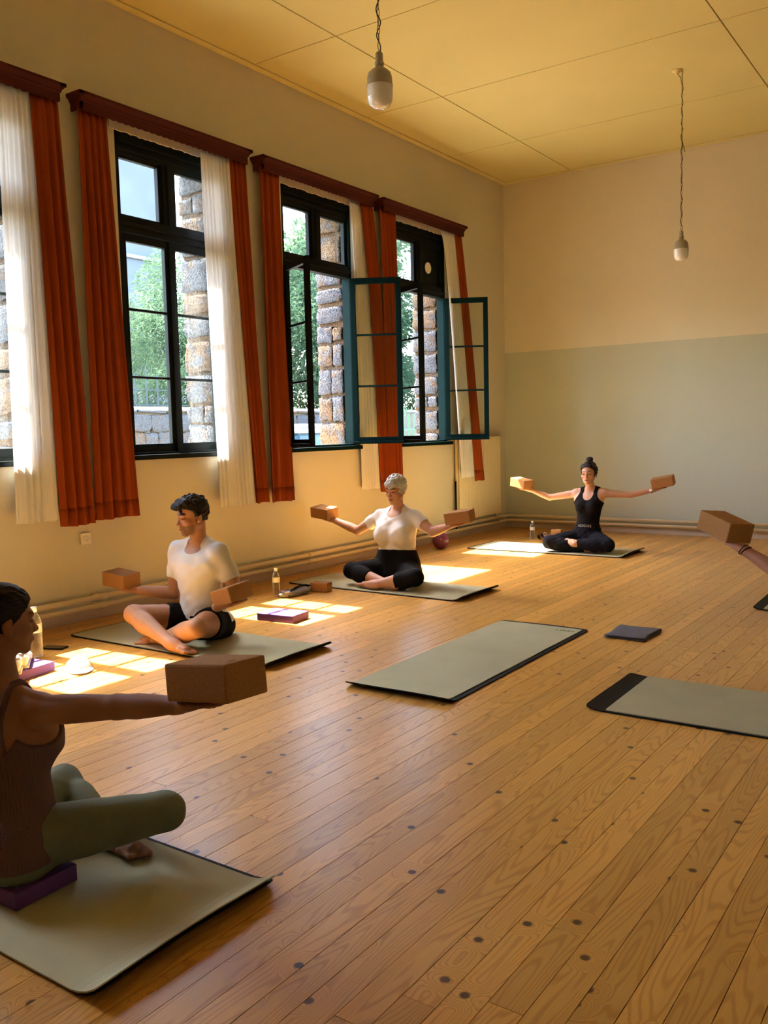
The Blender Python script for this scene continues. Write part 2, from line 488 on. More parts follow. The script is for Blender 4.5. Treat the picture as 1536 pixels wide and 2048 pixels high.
# ceiling: slab with fibreboard panels, thin dark joints between them
bm = bmesh.new(); box(bm, (XO, YR - 0.15, H + 0.012), (XR + 0.15, 0.2, H + 0.2))
ceiling = tag(bm_obj('ceiling', bm, MAT['joint_dark']), kind='structure')
gx = [0.075, 0.934, 3.425, 5.9, XR - 0.07]
gy = [-0.075, -1.432, -3.04, -4.64, -6.24, -7.84, -9.44, -11.04, YR + 0.07]
for a, b in zip(gx[:-1], gx[1:]):
    for c, d in zip(gy[:-1], gy[1:]):
        bm = bmesh.new(); box(bm, (a + 0.005, d + 0.004, H), (b - 0.005, c - 0.004, H + 0.013), 0.002)
        bm_obj('ceiling_panel', bm, MAT['ceiling_paint'], ceiling)
for lo, hi, k in (((0, YR, H - 0.008), (0.072, 0, H + 0.013), 1), ((0.072, -0.072, H - 0.008), (XR, 0, H + 0.013), 2), ((XR - 0.07, YR, H - 0.008), (XR, -0.072, H + 0.013), 3)):
    bm = bmesh.new(); box(bm, lo, hi, 0.006)
    tag(bm_obj('trim_%d' % k, bm, MAT['ceiling_trim']), kind='structure')

# skirting
bm = bmesh.new(); box(bm, (0, YR, 0), (0.022, -0.024, 0.078), 0.004)
tag(bm_obj('baseboard_left', bm, MAT['baseboard_paint']), kind='structure')
bm = bmesh.new(); box(bm, (0, -0.024, 0), (XR, 0, 0.085), 0.004); box(bm, (0, -0.028, 0.055), (XR, 0, 0.06))
tag(bm_obj('baseboard_back', bm, MAT['baseboard_paint']), kind='structure')

# ------------------------------------------------------------------ windows
glass = MAT['window_glass']
XF = -0.055                     # plane of the sashes

def sash(parent, hinge_y, sgn, angle, tilt_mat, W=0.475):
    """one casement; hinge at hinge_y, closed leaf runs towards -sgn*y; angle = world direction of the leaf"""
    z0, z1 = 1.165, 2.785
    T = 0.04
    o = empty('sash', (XF + 0.02, hinge_y, 0)); o.parent = parent
    o.rotation_euler = (0, 0, angle)
    # local: leaf along +x, thickness along y
    def part(name, boxes, mat, par=o, bevel=0.004):
        bm = bmesh.new()
        for lo, hi in boxes: box(bm, lo, hi, bevel)
        return bm_obj(name, bm, mat, par, world=False)
    fm = tilt_mat
    part('stile', [((0, -T / 2, z0), (0.055, T / 2, z1))], fm)
    part('stile', [((W - 0.055, -T / 2, z0), (W, T / 2, z1))], fm)
    part('top_rail', [((0.055, -T / 2, z1 - 0.058), (W - 0.055, T / 2, z1))], fm)
    part('bottom_rail', [((0.055, -T / 2, z0), (W - 0.055, T / 2, z0 + 0.068)), ((0.0, -T / 2 - 0.018 * sgn - 0.012, z0 + 0.004), (W, -T / 2 - 0.018 * sgn + 0.012, z0 + 0.03))], fm)
    zz = [z0 + 0.068, 1.735, 2.235, z1 - 0.058]
    for zm in zz[1:3]:
        part('glazing_bar', [((0.055, -0.013, zm - 0.010), (W - 0.055, 0.013, zm + 0.010))], fm)
    for a, b in zip(zz[:-1], zz[1:]):
        part('pane', [((0.05, -0.0015, a - 0.003), (W - 0.05, 0.0015, b + 0.003))], glass, bevel=0)
    return o

def window(n, c, open_):
    w = empty('window_%d' % n, (XF, c, ZS)); tag(w, kind='structure')
    dk = MAT['frame_dark']; gr = MAT['frame_green']
    def part(name, boxes, mat, par=w, bevel=0.005):
        bm = bmesh.new()
        for lo, hi in boxes: box(bm, lo, hi, bevel)
        return bm_obj(name, bm, mat, par)
    x0, x1 = XF - 0.045, XF + 0.05
    jm = gr if open_ else dk
    part('frame_jamb', [((x0, c - HW, ZS), (x1, c - HW + 0.035, ZT))], dk)
    part('frame_jamb', [((x0, c + HW - 0.035, ZS), (x1, c + HW, ZT))], gr)
    part('frame_head', [((x0, c - HW, 3.345), (x1 - 0.02, c + HW, ZT)), ((x0, c - HW, 3.43), (x1, c + HW, ZT - 0.004)), ((x0, c - HW, 3.375), (x1 - 0.008, c + HW, 3.40))], dk)
    part('transom', [((x0, c - HW, 2.79), (x1 - 0.012, c + HW, 2.905)), ((x0, c - HW, 2.835), (x1 + 0.004, c + HW, 2.86))], dk)
    part('mullion', [((x0, c - 0.062, 2.9), (x1 - 0.012, c + 0.062, 3.35)), ((x0, c - 0.02, 2.9), (x1 - 0.002, c + 0.02, 3.35))], dk)
    part('frame_sill', [((x0 - 0.03, c - HW, ZS - 0.01), (x1, c + HW, ZS + 0.030)), ((x1 - 0.02, c - HW - 0.05, ZS - 0.025), (0.050, c + HW + 0.05, ZS + 0.012))], dk if not open_ else gr)
    for s in (-1, 1):
        ya, yb = sorted((c + s * 0.062, c + s * (HW - 0.035)))
        part('upper_frame', [((XF - 0.02, ya, 2.9), (XF + 0.02, ya + 0.02, 3.35)), ((XF - 0.02, yb - 0.03, 2.9), (XF + 0.02, yb, 3.35)), ((XF - 0.02, ya, 3.318), (XF + 0.02, yb, 3.35)), ((XF - 0.02, ya, 2.9), (XF + 0.02, yb, 2.918))], dk, bevel=0.003)
        if open_ == 2 and s == 1:
            # blocked with a boarded ventilator plate with a round flue hole
            bm = bmesh.new(); box(bm, (XF - 0.008, ya + 0.015, 2.91), (XF + 0.006, yb - 0.02, 3.325))
            pl = bm_obj('ventilator_board', bm, dk, w)
            bm = bmesh.new()
            bmesh.ops.create_cone(bm, cap_ends=True, segments=28, radius1=0.062, radius2=0.062, depth=0.006, matrix=Matrix.Translation((XF + 0.009, (ya + yb) / 2 - 0.05, 3.10)) @ Matrix.Rotation(math.pi / 2, 4, 'Y'))
            bm_obj('vent_cover', bm, MAT['white_print'], pl)
        else:
            part('pane', [((XF - 0.0015, ya + 0.015, 2.912), (XF + 0.0015, yb - 0.025, 3.322))], glass, bevel=0)
    hl, hr = c - HW + 0.035, c + HW - 0.035
    if open_:
        sash(w, 0, 1, 0, gr, 0.5); sash(w, 0, 1, 0, dk, 0.5)
        ss = [ch for ch in w.children if ch.name.startswith('sash')]
        ss[0].location = (0.055, hr - c, -ZS); ss[0].rotation_euler.z = math.radians(30)
        ss[1].location = (0.045, hl - c, -ZS); ss[1].rotation_euler.z = math.radians(-26)
    else:
        sash(w, 0, -1, 0, dk); sash(w, 0, -1, 0, dk)
        ss = [ch for ch in w.children if ch.name.startswith('sash')]
        ss[0].location = (0.0, hr - c, -ZS); ss[0].rotation_euler.z = math.radians(-90)
        ss[1].location = (0.0, hl - c, -ZS); ss[1].rotation_euler.z = math.radians(90)
        part('meeting_bead', [((XF + 0.018, c - 0.022, 1.165), (XF + 0.035, c + 0.022, 2.785))], dk)
    # rough plaster lip over the window head, left unpainted
    bm = bmesh.new()
    k = 40
    top = []; bot = []
    rr = random.Random(n)
    for i in range(k + 1):
        y = c - HW - 0.04 + (2 * HW + 0.08) * i / k
        top.append((y, 3.575)); bot.append((y, 3.497 - 0.012 * rr.random()))
    vf = [[bm.verts.new((x, y, z)) for y, z in top + bot[::-1]] for x in (0.006, -0.05)]
    bm.faces.new(vf[0]); bm.faces.new(vf[1][::-1])
    L = len(vf[0])
    for i in range(L):
        bm.faces.new((vf[0][i], vf[1][i], vf[1][(i + 1) % L], vf[0][(i + 1) % L]))
    bm_obj('plaster_lip', bm, MAT['reveal_plaster'], w)
    return w

for n, (c, op) in enumerate(zip(WIN_C, (0, 0, 0, 1, 2)), 1):
    window(n, c, op)

# stone jambs in the outer reveals, single stones bedded in ochre mortar
def stone_mesh(seed):
    bm = bmesh.new()
    bmesh.ops.create_cube(bm, size=1.0)
    bmesh.ops.subdivide_edges(bm, edges=bm.edges, cuts=3, use_grid_fill=True)
    r = random.Random(seed)
    for v in bm.verts:
        d = v.co.length
        v.co *= 1 - 0.16 * max(0, d - 0.62)
        v.co += Vector((r.uniform(-1, 1), r.uniform(-1, 1), r.uniform(-1, 1))) * 0.06
    me = bpy.data.meshes.new('stone'); bm.to_mesh(me); bm.free()
    me.polygons.foreach_set('use_smooth', [True] * len(me.polygons))
    return me
STONES = {}
for i in range(6):
    for mname in ('stone_grey', 'stone_ochre'):
        me = stone_mesh(i * 7 + 1); me.materials.append(MAT[mname]); STONES[(i, mname)] = me
rs = random.Random(21)
for c in WIN_C[1:]:
    yj = c + HW - 0.005
    bm = bmesh.new(); box(bm, (XO - 0.002, yj - 0.008, ZS - 0.2), (-0.105, yj + 0.004, ZT))
    bm_obj('mortar_bed', bm, MAT['mortar'], wall_left)
    z = ZS - 0.05
    while z < ZT - 0.02:
        hgt = min(rs.uniform(0.15, 0.30), ZT - z)
        cuts = [XO - 0.01, -0.11] if rs.random() < 0.72 else [XO - 0.01, rs.uniform(-0.31, -0.2), -0.11]
        for a, b in zip(cuts[:-1], cuts[1:]):
            o = bpy.data.objects.new('stone', STONES[(rs.randrange(6), 'stone_grey' if rs.random() < 0.6 else 'stone_ochre')])
            o.location = ((a + b) / 2, yj - 0.004, z + hgt / 2)
            o.scale = (b - a - 0.012, 0.07, hgt - rs.uniform(0.02, 0.06))
            o.rotation_euler = (rs.uniform(-.03, .03), rs.uniform(-.05, .05), rs.uniform(-.03, .03))
            link(o, wall_left)
        z += hgt

# ------------------------------------------------------------------ pelmets and curtains
def pelmet(y0, y1, label):
    o = empty('pelmet', (0, (y0 + y1) / 2, 3.5), label, 'pelmet', 'wooden pelmets over the windows')
    prof = [(0.108, 3.515), (0.118, 3.515), (0.118, 3.562), (0.126, 3.568), (0.126, 3.578), (0.136, 3.590), (0.150, 3.602), (0.150, 3.622), (0.0, 3.622), (0.0, 3.607), (0.108, 3.607)]
    bm = bmesh.new()
    ends = []
    for y, s in ((y0, -1), (y1, 1)):
        ring = []
        for x, z in prof:
            fl = max(0, x - 0.118)
            ring.append(bm.verts.new((x, y + s * (fl - 0.032), z)))
        ends.append(ring)
    n = len(prof)
    for i in range(n):
        bm.faces.new((ends[0][i], ends[0][(i + 1) % n], ends[1][(i + 1) % n], ends[1][i]))
    bm.faces.new(ends[0][::-1]); bm.faces.new(ends[1])
    bm_obj('cornice_board', bm, MAT['pelmet_wood'], o)
    for y, s in ((y0, -1), (y1, 1)):
        bm = bmesh.new()
        ya = y - s * 0.032
        vsx = []
        pr2 = [(0.118, 3.515, 0), (0.118, 3.562, 0), (0.136, 3.59, 0.016), (0.15, 3.602, 0.032), (0.15, 3.622, 0.032), (0, 3.622, 0.032), (0, 3.602, 0.032), (0, 3.59, 0.016), (0, 3.562, 0), (0, 3.515, 0)]
        a = [bm.verts.new((x, ya + s * e, z)) for x, z, e in pr2]
        b = [bm.verts.new((x, ya - s * 0.012, z)) for x, z, e in pr2]
        bm.faces.new(a); bm.faces.new(b[::-1])
        for i in range(len(a)):
            bm.faces.new((a[i], b[i], b[(i + 1) % len(a)], a[(i + 1) % len(a)]))
        bm_obj('end_board', bm, MAT['pelmet_wood'], o)
    # scalloped lower edge
    bm = bmesh.new()
    k = int((y1 - y0) / 0.012)
    f = []
    for i in range(k + 1):
        y = y0 + 0.034 + (y1 - y0 - 0.068) * i / k
        f.append((y, 3.508 - 0.007 * abs(math.sin(i * math.pi / 5))))
    vf = [[bm.verts.new((x, y, z)) for y, z in f] + [bm.verts.new((x, y, 3.517)) for y, z in f[::-1]] for x in (0.117, 0.109)]
    bm.faces.new(vf[0]); bm.faces.new(vf[1][::-1])
    L = len(vf[0])
    for i in range(L):
        bm.faces.new((vf[0][i], vf[1][i], vf[1][(i + 1) % L], vf[0][(i + 1) % L]))
    bm_obj('scalloped_edge', bm, MAT['pelmet_wood'], o)
    # curtain rail hidden inside
    bm = bmesh.new(); tube(bm, [(0.07, y0 + 0.04, 3.565), (0.07, y1 - 0.04, 3.565)], 0.008)
    bm_obj('rail', bm, MAT['pelmet_wood'], o)
    return o
pelmet(-8.30, -6.56, 'dark red pelmet at the left edge, cut off by the photo')
pelmet(-6.46, -4.78, 'dark red pelmet over the closed window with the grey wall behind')
pelmet(-4.66, -2.97, 'dark red pelmet over the open window behind the grey-haired woman')
pelmet(-2.89, -1.19, 'dark red pelmet nearest the far corner of the room')

def curtain(name, top, bot, zb, folds, mat, label, group, x_top=0.072, x_bot=0.085, amp=0.036, seed=0, hem=True, pinch=None, thick=0.003, ease=1.25):
    """pleated cloth hanging from z=3.545; top/bot = (y0,y1) extents"""
    r = random.Random(seed)
    nu, nv = folds * 16, 46
    ph = [r.uniform(-0.5, 0.5) for _ in range(folds + 2)]
    am = [r.uniform(0.6, 1.25) for _ in range(folds + 2)]
    o = empty(name, (x_top, (top[0] + top[1]) / 2, zb), label, 'curtain', group)
    grid = []
    for j in range(nv + 1):
        t = j / nv
        z = 3.545 + (zb - 3.545) * t
        e = t ** ease
        y0 = top[0] + (bot[0] - top[0]) * e
        y1 = top[1] + (bot[1] - top[1]) * e
        if pinch:
            w_ = math.exp(-((z - pinch[0]) / 0.5) ** 2)
            y0 += pinch[1] * w_; y1 += pinch[2] * w_
        row = []
        for i in range(nu + 1):
            s = i / nu
            k = s * folds
            ki = int(min(k, folds - 1))
            kf = k - ki
            a = (am[ki] * (1 - kf) + am[ki + 1] * kf) * (0.45 + 0.55 * min(1, t * 3)) * amp
            wob = 0.25 * math.sin(3.1 * t + ph[ki] * 6)
            sn = math.sin(2 * math.pi * k + 0.9 * math.sin(2 * math.pi * k + 1.0) + 0.5 * math.sin(2.2 * t + 1.3 * k + seed))
            x = x_top + (x_bot - x_top) * t + a * (0.75 * sn + 0.3 * math.sin(4 * math.pi * k * 1.13 + seed + 1.5 * t))
            y = y0 + (y1 - y0) * s + 0.10 * (y1 - y0) / folds * math.sin(2 * math.pi * k)
            zz = z + (0.004 * math.sin(2 * math.pi * k * 0.31 + seed) if j == nv else 0)
            row.append((max(x, 0.012), y, zz))
        grid.append(row)
    def cloth(j0, j1, off, nm, par):
        bm = bmesh.new()
        g = [[bm.verts.new((x + off, y, z)) for x, y, z in grid[j]] for j in range(j0, j1 + 1)]
        b = [[bm.verts.new((x - thick - off, y, z)) for x, y, z in grid[j]] for j in range(j0, j1 + 1)]
        R, Cc = len(g), nu + 1
        for j in range(R - 1):
            for i in range(Cc - 1):
                bm.faces.new((g[j][i], g[j + 1][i], g[j + 1][i + 1], g[j][i + 1]))
                bm.faces.new((b[j][i], b[j][i + 1], b[j + 1][i + 1], b[j + 1][i]))
            bm.faces.new((g[j][0], b[j][0], b[j + 1][0], g[j + 1][0]))
            bm.faces.new((g[j][-1], g[j + 1][-1], b[j + 1][-1], b[j][-1]))
        for i in range(Cc - 1):
            bm.faces.new((g[0][i], g[0][i + 1], b[0][i + 1], b[0][i]))
            bm.faces.new((g[-1][i], b[-1][i], b[-1][i + 1], g[-1][i + 1]))
        return bm_obj(nm, bm, mat, par, smooth=True)
    dr = cloth(0, nv, 0.0, 'drape', o)
    if hem:
        cloth(nv - 2, nv, 0.0016, 'hem', dr)
    return o

GO, GS = 'orange curtains beside the windows', 'white voile curtains beside the windows'
OC, VC = MAT['orange_cloth'], MAT['voile']
curtain('voile_curtain', (-7.03, -6.78), (-7.08, -6.76), 0.74, 6, VC, 'white voile curtain cut off by the left edge of the photo', GS, seed=1, thick=0.0012, hem=False, amp=0.016)
curtain('drape_curtain', (-6.80, -6.585), (-6.75, -6.49), 0.69, 3, OC, 'orange curtain beside the leftmost white voile', GO, seed=2)
curtain('drape_curtain', (-6.43, -6.20), (-6.46, -6.07), 0.71, 4, OC, 'orange curtain on the left of the closed window, above the wall socket', GO, seed=3)
curtain('voile_curtain', (-5.30, -4.97), (-5.25, -4.83), 0.70, 8, VC, 'white voile curtain in front of the closed window', GS, seed=4, thick=0.0012, hem=False, amp=0.016)
curtain('drape_curtain', (-4.98, -4.80), (-4.83, -4.66), 0.70, 3, OC, 'narrow orange curtain right of the closed window voile', GO, seed=5)
curtain('drape_curtain', (-4.63, -4.38), (-4.65, -4.33), 0.69, 3, OC, 'orange curtain on the left of the middle open window', GO, seed=6)
curtain('voile_curtain', (-3.36, -3.18), (-3.235, -2.90), 0.70, 6, VC, 'white voile curtain behind the open casement, above the grey-haired woman', GS, seed=7, thick=0.0012, hem=False, amp=0.013, x_top=0.045, x_bot=0.036, ease=0.35)
curtain('drape_curtain', (-3.20, -2.98), (-2.92, -2.74), 0.66, 3, OC, 'orange curtain behind the glass of the middle open casement', GO, seed=8, x_top=0.06, x_bot=0.05, ease=0.7)
curtain('drape_curtain', (-2.87, -2.58), (-2.80, -2.55), 0.64, 4, OC, 'orange curtain on the left of the far open window', GO, seed=9)
curtain('voile_curtain', (-1.68, -1.36), (-1.42, -1.09), 0.72, 7, VC, 'white voile curtain of the far window, beside the radiator', GS, seed=10, x_top=0.05, x_bot=0.150, thick=0.0012, hem=False, amp=0.014, ease=0.35)
curtain('drape_curtain', (-1.36, -1.215), (-1.13, -0.90), 0.67, 4, OC, 'orange curtain nearest the corner, in front of the radiator', GO, seed=11, x_bot=0.165, amp=0.018, ease=0.8)

# ------------------------------------------------------------------ radiator and heating pipes
rad = empty('radiator', (0.06, -0.83, 0.22), 'tall cream ribbed radiator on the wall in the far corner', 'radiator')
bm = bmesh.new(); box(bm, (0.03, -1.36, 0.245), (0.065, -0.325, 1.165), 0.006)
bm_obj('back_panel', bm, MAT['radiator_paint'], rad)
nr = 30
bm = bmesh.new(); tube(bm, [(0.083, 0, 0.215), (0.083, 0, 0.225), (0.083, 0, 1.18), (0.083, 0, 1.19)], [0.008, 0.0128, 0.0128, 0.008], 10)
bmesh.ops.recalc_face_normals(bm, faces=bm.faces)
rib_me = bpy.data.meshes.new('rib'); bm.to_mesh(rib_me); bm.free(); rib_me.materials.append(MAT['radiator_paint'])
rib_me.polygons.foreach_set('use_smooth', [True] * len(rib_me.polygons))
for i in range(nr):
    o = bpy.data.objects.new('rib', rib_me); o.location = (-0.06, -1.345 + 1.01 * i / (nr - 1) + 0.83, -0.22); link(o, rad)
bm = bmesh.new(); tube(bm, [(0.08, -0.42, 0.23), (0.085, -0.42, 0.19), (0.095, -0.40, 0.165), (0.085, -0.38, 0.12), (0.06, -0.36, 0.10)], 0.011, 10)
bm_obj('feed_pipe', bm, MAT['pipe_paint'], rad, smooth=True)
bm = bmesh.new(); tube(bm, [(0.05, -1.385, 0.10), (0.05, -1.385, 0.68)], 0.009, 10)  # dark rod standing in for the shadow line at the radiator's side
bm_obj('side_shadow_rod', bm, MAT['frame_dark'], rad, smooth=True)

for z, r, nm, lb in ((0.160, 0.0195, 'heating_pipe', 'upper cream heating pipe running along the skirting'), (0.099, 0.0185, 'heating_pipe', 'lower cream heating pipe running along the skirting')):
    hp = empty(nm, (0.055, -6, z), lb, 'pipe', 'heating pipes along the skirting')
    bm = bmesh.new()
    bend = [(0.055, -0.16, z), (0.058, -0.12, z), (0.07, -0.085, z), (0.10, -0.062, z), (0.14, -0.056, z)]
    tube(bm, [(0.055, YR + 0.03, z), (0.055, -3, z)] + bend + [(XR - 0.03, -0.056, z)], r, 14)
    bm_obj('run', bm, MAT['pipe_paint'], hp, smooth=True)
    for y in (-7.4, -6.42, -5.2, -4.10, -2.4):
        bm = bmesh.new(); tube(bm, [(0.055, y - 0.03, z), (0.055, y + 0.03, z)], r + 0.0035, 14)
        bm_obj('coupling', bm, MAT['pipe_paint'], hp, smooth=True)
    for y in (-6.46, -4.13, -1.7):
        bm = bmesh.new(); box(bm, (0.003, y - 0.012, z - r - 0.004), (0.055, y + 0.012, z + r + 0.004), 0.003)
        bm_obj('bracket', bm, MAT['pipe_paint'], hp)

# wall socket
so = empty('wall_socket', (0, -6.50, 0.58), 'square cream wall socket low on the window wall', 'socket')
bm = bmesh.new(); box(bm, (0, -6.541, 0.541), (0.016, -6.459, 0.622), 0.005)
bm_obj('plate', bm, MAT['outlet_plastic'], so)
bm = bmesh.new(); lathe(bm, [(0.0, 0.004), (0.017, 0.004), (0.0185, 0.016), (0.0215, 0.016), (0.0225, 0.010)], 24)
bmesh.ops.transform(bm, matrix=Matrix.Translation((0.007, -6.50, 0.581)) @ Matrix.Rotation(math.pi / 2, 4, 'Y'), verts=bm.verts)
bm_obj('recess_ring', bm, MAT['outlet_plastic'], so, smooth=True)
bm = bmesh.new()
for dy in (-0.0095, 0.0095):
    bmesh.ops.create_cone(bm, cap_ends=True, segments=10, radius1=0.003, radius2=0.003, depth=0.004, matrix=Matrix.Translation((0.013, -6.50 + dy, 0.581)) @ Matrix.Rotation(math.pi / 2, 4, 'Y'))
bm_obj('pin_holes', bm, MAT['dark_hole'], so)

# ------------------------------------------------------------------ pendant bulbs
mat_basic('bulb_white', (0.90, 0.89, 0.90), 0.12, 0.02, 5, coat=0.6)
mat_basic('bulb_body', (0.40, 0.35, 0.27), 0.4, 0.05, 5)
mat_basic('chain_metal', (0.10, 0.055, 0.03), 0.45, 0.2, 20, metallic=0.6)
mat_basic('cord_dark', (0.05, 0.03, 0.02), 0.7, 0.2, 20)
def pendant(x, y, zb, label, s=1.0):
    """zb = lowest point of the bulb"""
    o = empty('pendant_bulb', (x, y, zb), label, 'lamp', 'pendant bulbs on chains')
    bm = bmesh.new()
    lathe(bm, [(0.0, 0.0), (0.03, 0.004), (0.05, 0.016), (0.060, 0.036), (0.063, 0.06), (0.063, 0.105)], 32, (x, y, zb))
    bm_obj('diffuser', bm, MAT['bulb_white'], o, smooth=True)
    bm = bmesh.new()
    lathe(bm, [(0.0645, 0.103), (0.0645, 0.109), (0.0625, 0.111), (0.060, 0.145), (0.054, 0.165), (0.036, 0.181), (0.021, 0.19), (0.018, 0.206), (0.0, 0.206)], 32, (x, y, zb))
    bm_obj('housing', bm, MAT['bulb_body'], o, smooth=True)
    bm = bmesh.new()
    lathe(bm, [(0.0, 0.20), (0.021, 0.20), (0.0225, 0.203), (0.0225, 0.214), (0.019, 0.216), (0.0185, 0.222), (0.018, 0.255), (0.013, 0.262), (0.006, 0.265), (0.0, 0.265)], 24, (x, y, zb))
    bm_obj('lamp_holder', bm, MAT['bulb_body'], o, smooth=True)
    # chain links
    z = zb + 0.268; k = 0
    ln, wd = 0.042, 0.011
    lm = bmesh.new()
    pts = []
    for i in range(13):
        a = 2 * math.pi * i / 12
        pts.append((wd * 0.55 * math.cos(a), 0, ln / 2 * math.sin(a)))
    tube(lm, pts, 0.0017, 6, cap=False)
    bmesh.ops.recalc_face_normals(lm, faces=lm.faces)
    lme = bpy.data.meshes.new('chain_link'); lm.to_mesh(lme); lm.free(); lme.materials.append(MAT['chain_metal'])
    rr = random.Random(int(x * 100))
    while z < H - 0.03:
        l = bpy.data.objects.new('chain_link', lme)
        l.location = (rr.uniform(-0.0015, 0.0015), 0, z + ln / 2 - zb)
        l.rotation_euler = (rr.uniform(-.06, .06), rr.uniform(-.06, .06), (math.pi / 2 if k % 2 else 0) + 0.6 + rr.uniform(-.3, .3))
        link(l, o); k += 1; z += ln - 0.004
    # flex woven through the chain
    bm = bmesh.new()
    zz = np.linspace(zb + 0.262, H - 0.10, 90)
    pts = [(x + 0.0075 * math.sin(i * 0.75), y + 0.0075 * math.cos(i * 0.6), float(v)) for i, v in enumerate(zz)]
    pts += [(x - 0.012, y - 0.006, H - 0.06), (x - 0.032, y - 0.03, H - 0.03), (x - 0.036, y - 0.034, H - 0.02)]
    tube(bm, pts, 0.0028, 6)
    bm_obj('flex', bm, MAT['cord_dark'], o, smooth=True)
    bm = bmesh.new()
    lathe(bm, [(0.0, -0.042), (0.010, -0.042), (0.016, -0.036), (0.022, -0.012), (0.045, -0.006), (0.048, 0.0), (0.0, 0.0)], 24, (x - 0.036, y - 0.034, H))
    bm_obj('ceiling_rose', bm, MAT['ceiling_trim'], o, smooth=True)
    bm = bmesh.new()
    tube(bm, [(x, y, H + 0.005), (x, y, H - 0.012)] + [(x + 0.009 * math.sin(a), y, H - 0.022 - 0.009 * (1 - math.cos(a)) + 0.010) for a in np.linspace(0, 4.4, 9)], 0.0018, 6)
    bm_obj('hook', bm, MAT['ceiling_trim'], o, smooth=True)
    bm = bmesh.new(); tube(bm, [(x, y, zb + 1.02), (x + 0.014, y + 0.004, zb + 0.99), (x + 0.024, y + 0.012, zb + 0.94)], 0.003, 6)
    bm_obj('cable_tie', bm, MAT['cord_dark'], o)
    return o
pendant(2.905, -2.245, 2.735, 'bare white bulb on a long chain near the far wall')
pendant(2.785, -6.73, 2.84, 'large bare white bulb on a chain at the top of the photo')
# ================================================================== OUTSIDE
mat_basic('yard_ground', (0.27, 0.245, 0.21), 0.95, 0.2, 2.0, 0.3, 12, spec=0.1)
mat_basic('far_plaster', (0.135, 0.14, 0.155), 0.95, 0.22, 0.9, 0.4, 3, spec=0.1)
mat_basic('iron_blue', (0.010, 0.018, 0.022), 0.5, 0.2, 8)
mat_basic('iron_green', (0.03, 0.11, 0.04), 0.45, 0.2, 8)
mat_basic('bark', (0.14, 0.10, 0.07), 0.95, 0.3, 12, 0.6, 20)
mat_basic('bin_blue', (0.03, 0.075, 0.12), 0.5, 0.1, 6)
mat_basic('bin_lid', (0.20, 0.19, 0.18), 0.5, 0.1, 6)
def leaf_mat(name, a, b):
    m, nt, out = new_mat(name)
    oi = N(nt, 'ShaderNodeTexCoord'); no = N(nt, 'ShaderNodeTexNoise'); no.inputs['Scale'].default_value = 2.2; no.inputs['Detail'].default_value = 6
    nt.links.new(oi.outputs['Object'], no.inputs['Vector'])
    cr = N(nt, 'ShaderNodeValToRGB'); cr.color_ramp.elements[0].position = 0.35; cr.color_ramp.elements[1].position = 0.68
    cr.color_ramp.elements[0].color = (*a, 1); cr.color_ramp.elements[1].color = (*b, 1)
    nt.links.new(no.outputs[0], cr.inputs[0])
    d = N(nt, 'ShaderNodeBsdfDiffuse'); t = N(nt, 'ShaderNodeBsdfTranslucent'); mx = N(nt, 'ShaderNodeMixShader'); mx.inputs[0].default_value = 0.45
    nt.links.new(cr.outputs[0], d.inputs[0]); nt.links.new(cr.outputs[0], t.inputs[0])
    nt.links.new(d.outputs[0], mx.inputs[1]); nt.links.new(t.outputs[0], mx.inputs[2]); nt.links.new(mx.outputs[0], out.inputs[0])
leaf_mat('leaf_light', (0.045, 0.080, 0.042), (0.13, 0.19, 0.105))
leaf_mat('leaf_dark', (0.018, 0.040, 0.024), (0.070, 0.115, 0.065))

mat_basic('garden_mortar', (0.16, 0.135, 0.11), 0.95, 0.3, 6, 0.6, 20)
bm = bmesh.new(); box(bm, (-32, -30, -0.7), (XO, 45, -0.35))
tag(bm_obj('yard_ground', bm, MAT['yard_ground']), kind='structure')

# low retaining wall of rubble with an iron railing
rw = empty('garden_wall', (-6.2, -1.5, -0.35), 'rubble stone garden wall outside the closed window', 'wall')
bm = bmesh.new(); box(bm, (-6.5, -6.0, -0.35), (-6.02, 16.0, 1.70)); bm_obj('mortar_core', bm, MAT['garden_mortar'], rw)
rs = random.Random(5)
z = -0.3
while z < 1.66:
    hgt = min(rs.uniform(0.22, 0.36), 1.72 - z)
    y = -6.0
    while y < (6.0 if z > 0.7 else 1.05):
        w = rs.uniform(0.28, 0.62)
        o = bpy.data.objects.new('stone', STONES[(rs.randrange(6), 'stone_grey' if rs.random() < 0.7 else 'stone_ochre')])
        o.location = Vector((-6.03, y + w / 2, z + hgt / 2)) - rw.location
        o.scale = (0.16, w - 0.03, hgt - 0.03)
        o.rotation_euler = (rs.uniform(-.06, .06), 0, 0)
        link(o, rw)
        y += w
    z += hgt
bm = bmesh.new(); box(bm, (-6.55, -6.0, 1.70), (-5.98, 16.0, 1.765), 0.015); bm_obj('coping', bm, MAT['yard_ground'], rw)
fe = empty('iron_railing', (-6.25, -1.5, 1.765), 'dark iron railing with scrolls on top of the garden wall', 'fence')
for i in range(30):
    y = -6.0 + i * 0.235
    bm = bmesh.new(); hh = 0.62 if i % 2 else 0.50
    tube(bm, [(-6.25, y, 1.765), (-6.25, y, 1.765 + hh), (-6.25, y, 1.765 + hh + 0.07)], [0.014, 0.014, 0.002], 6)
    bm_obj('baluster', bm, MAT['iron_blue'], fe)
    bm = bmesh.new()
    pts = [(-6.25, y + 0.117 + 0.07 * (1 - t) * math.cos(t * 11), 1.765 + 0.13 + 0.08 * (1 - t) * math.sin(t * 11)) for t in np.linspace(0, 0.85, 26)]
    tube(bm, pts, 0.008, 5)
    bm_obj('scroll', bm, MAT['iron_blue'], fe)
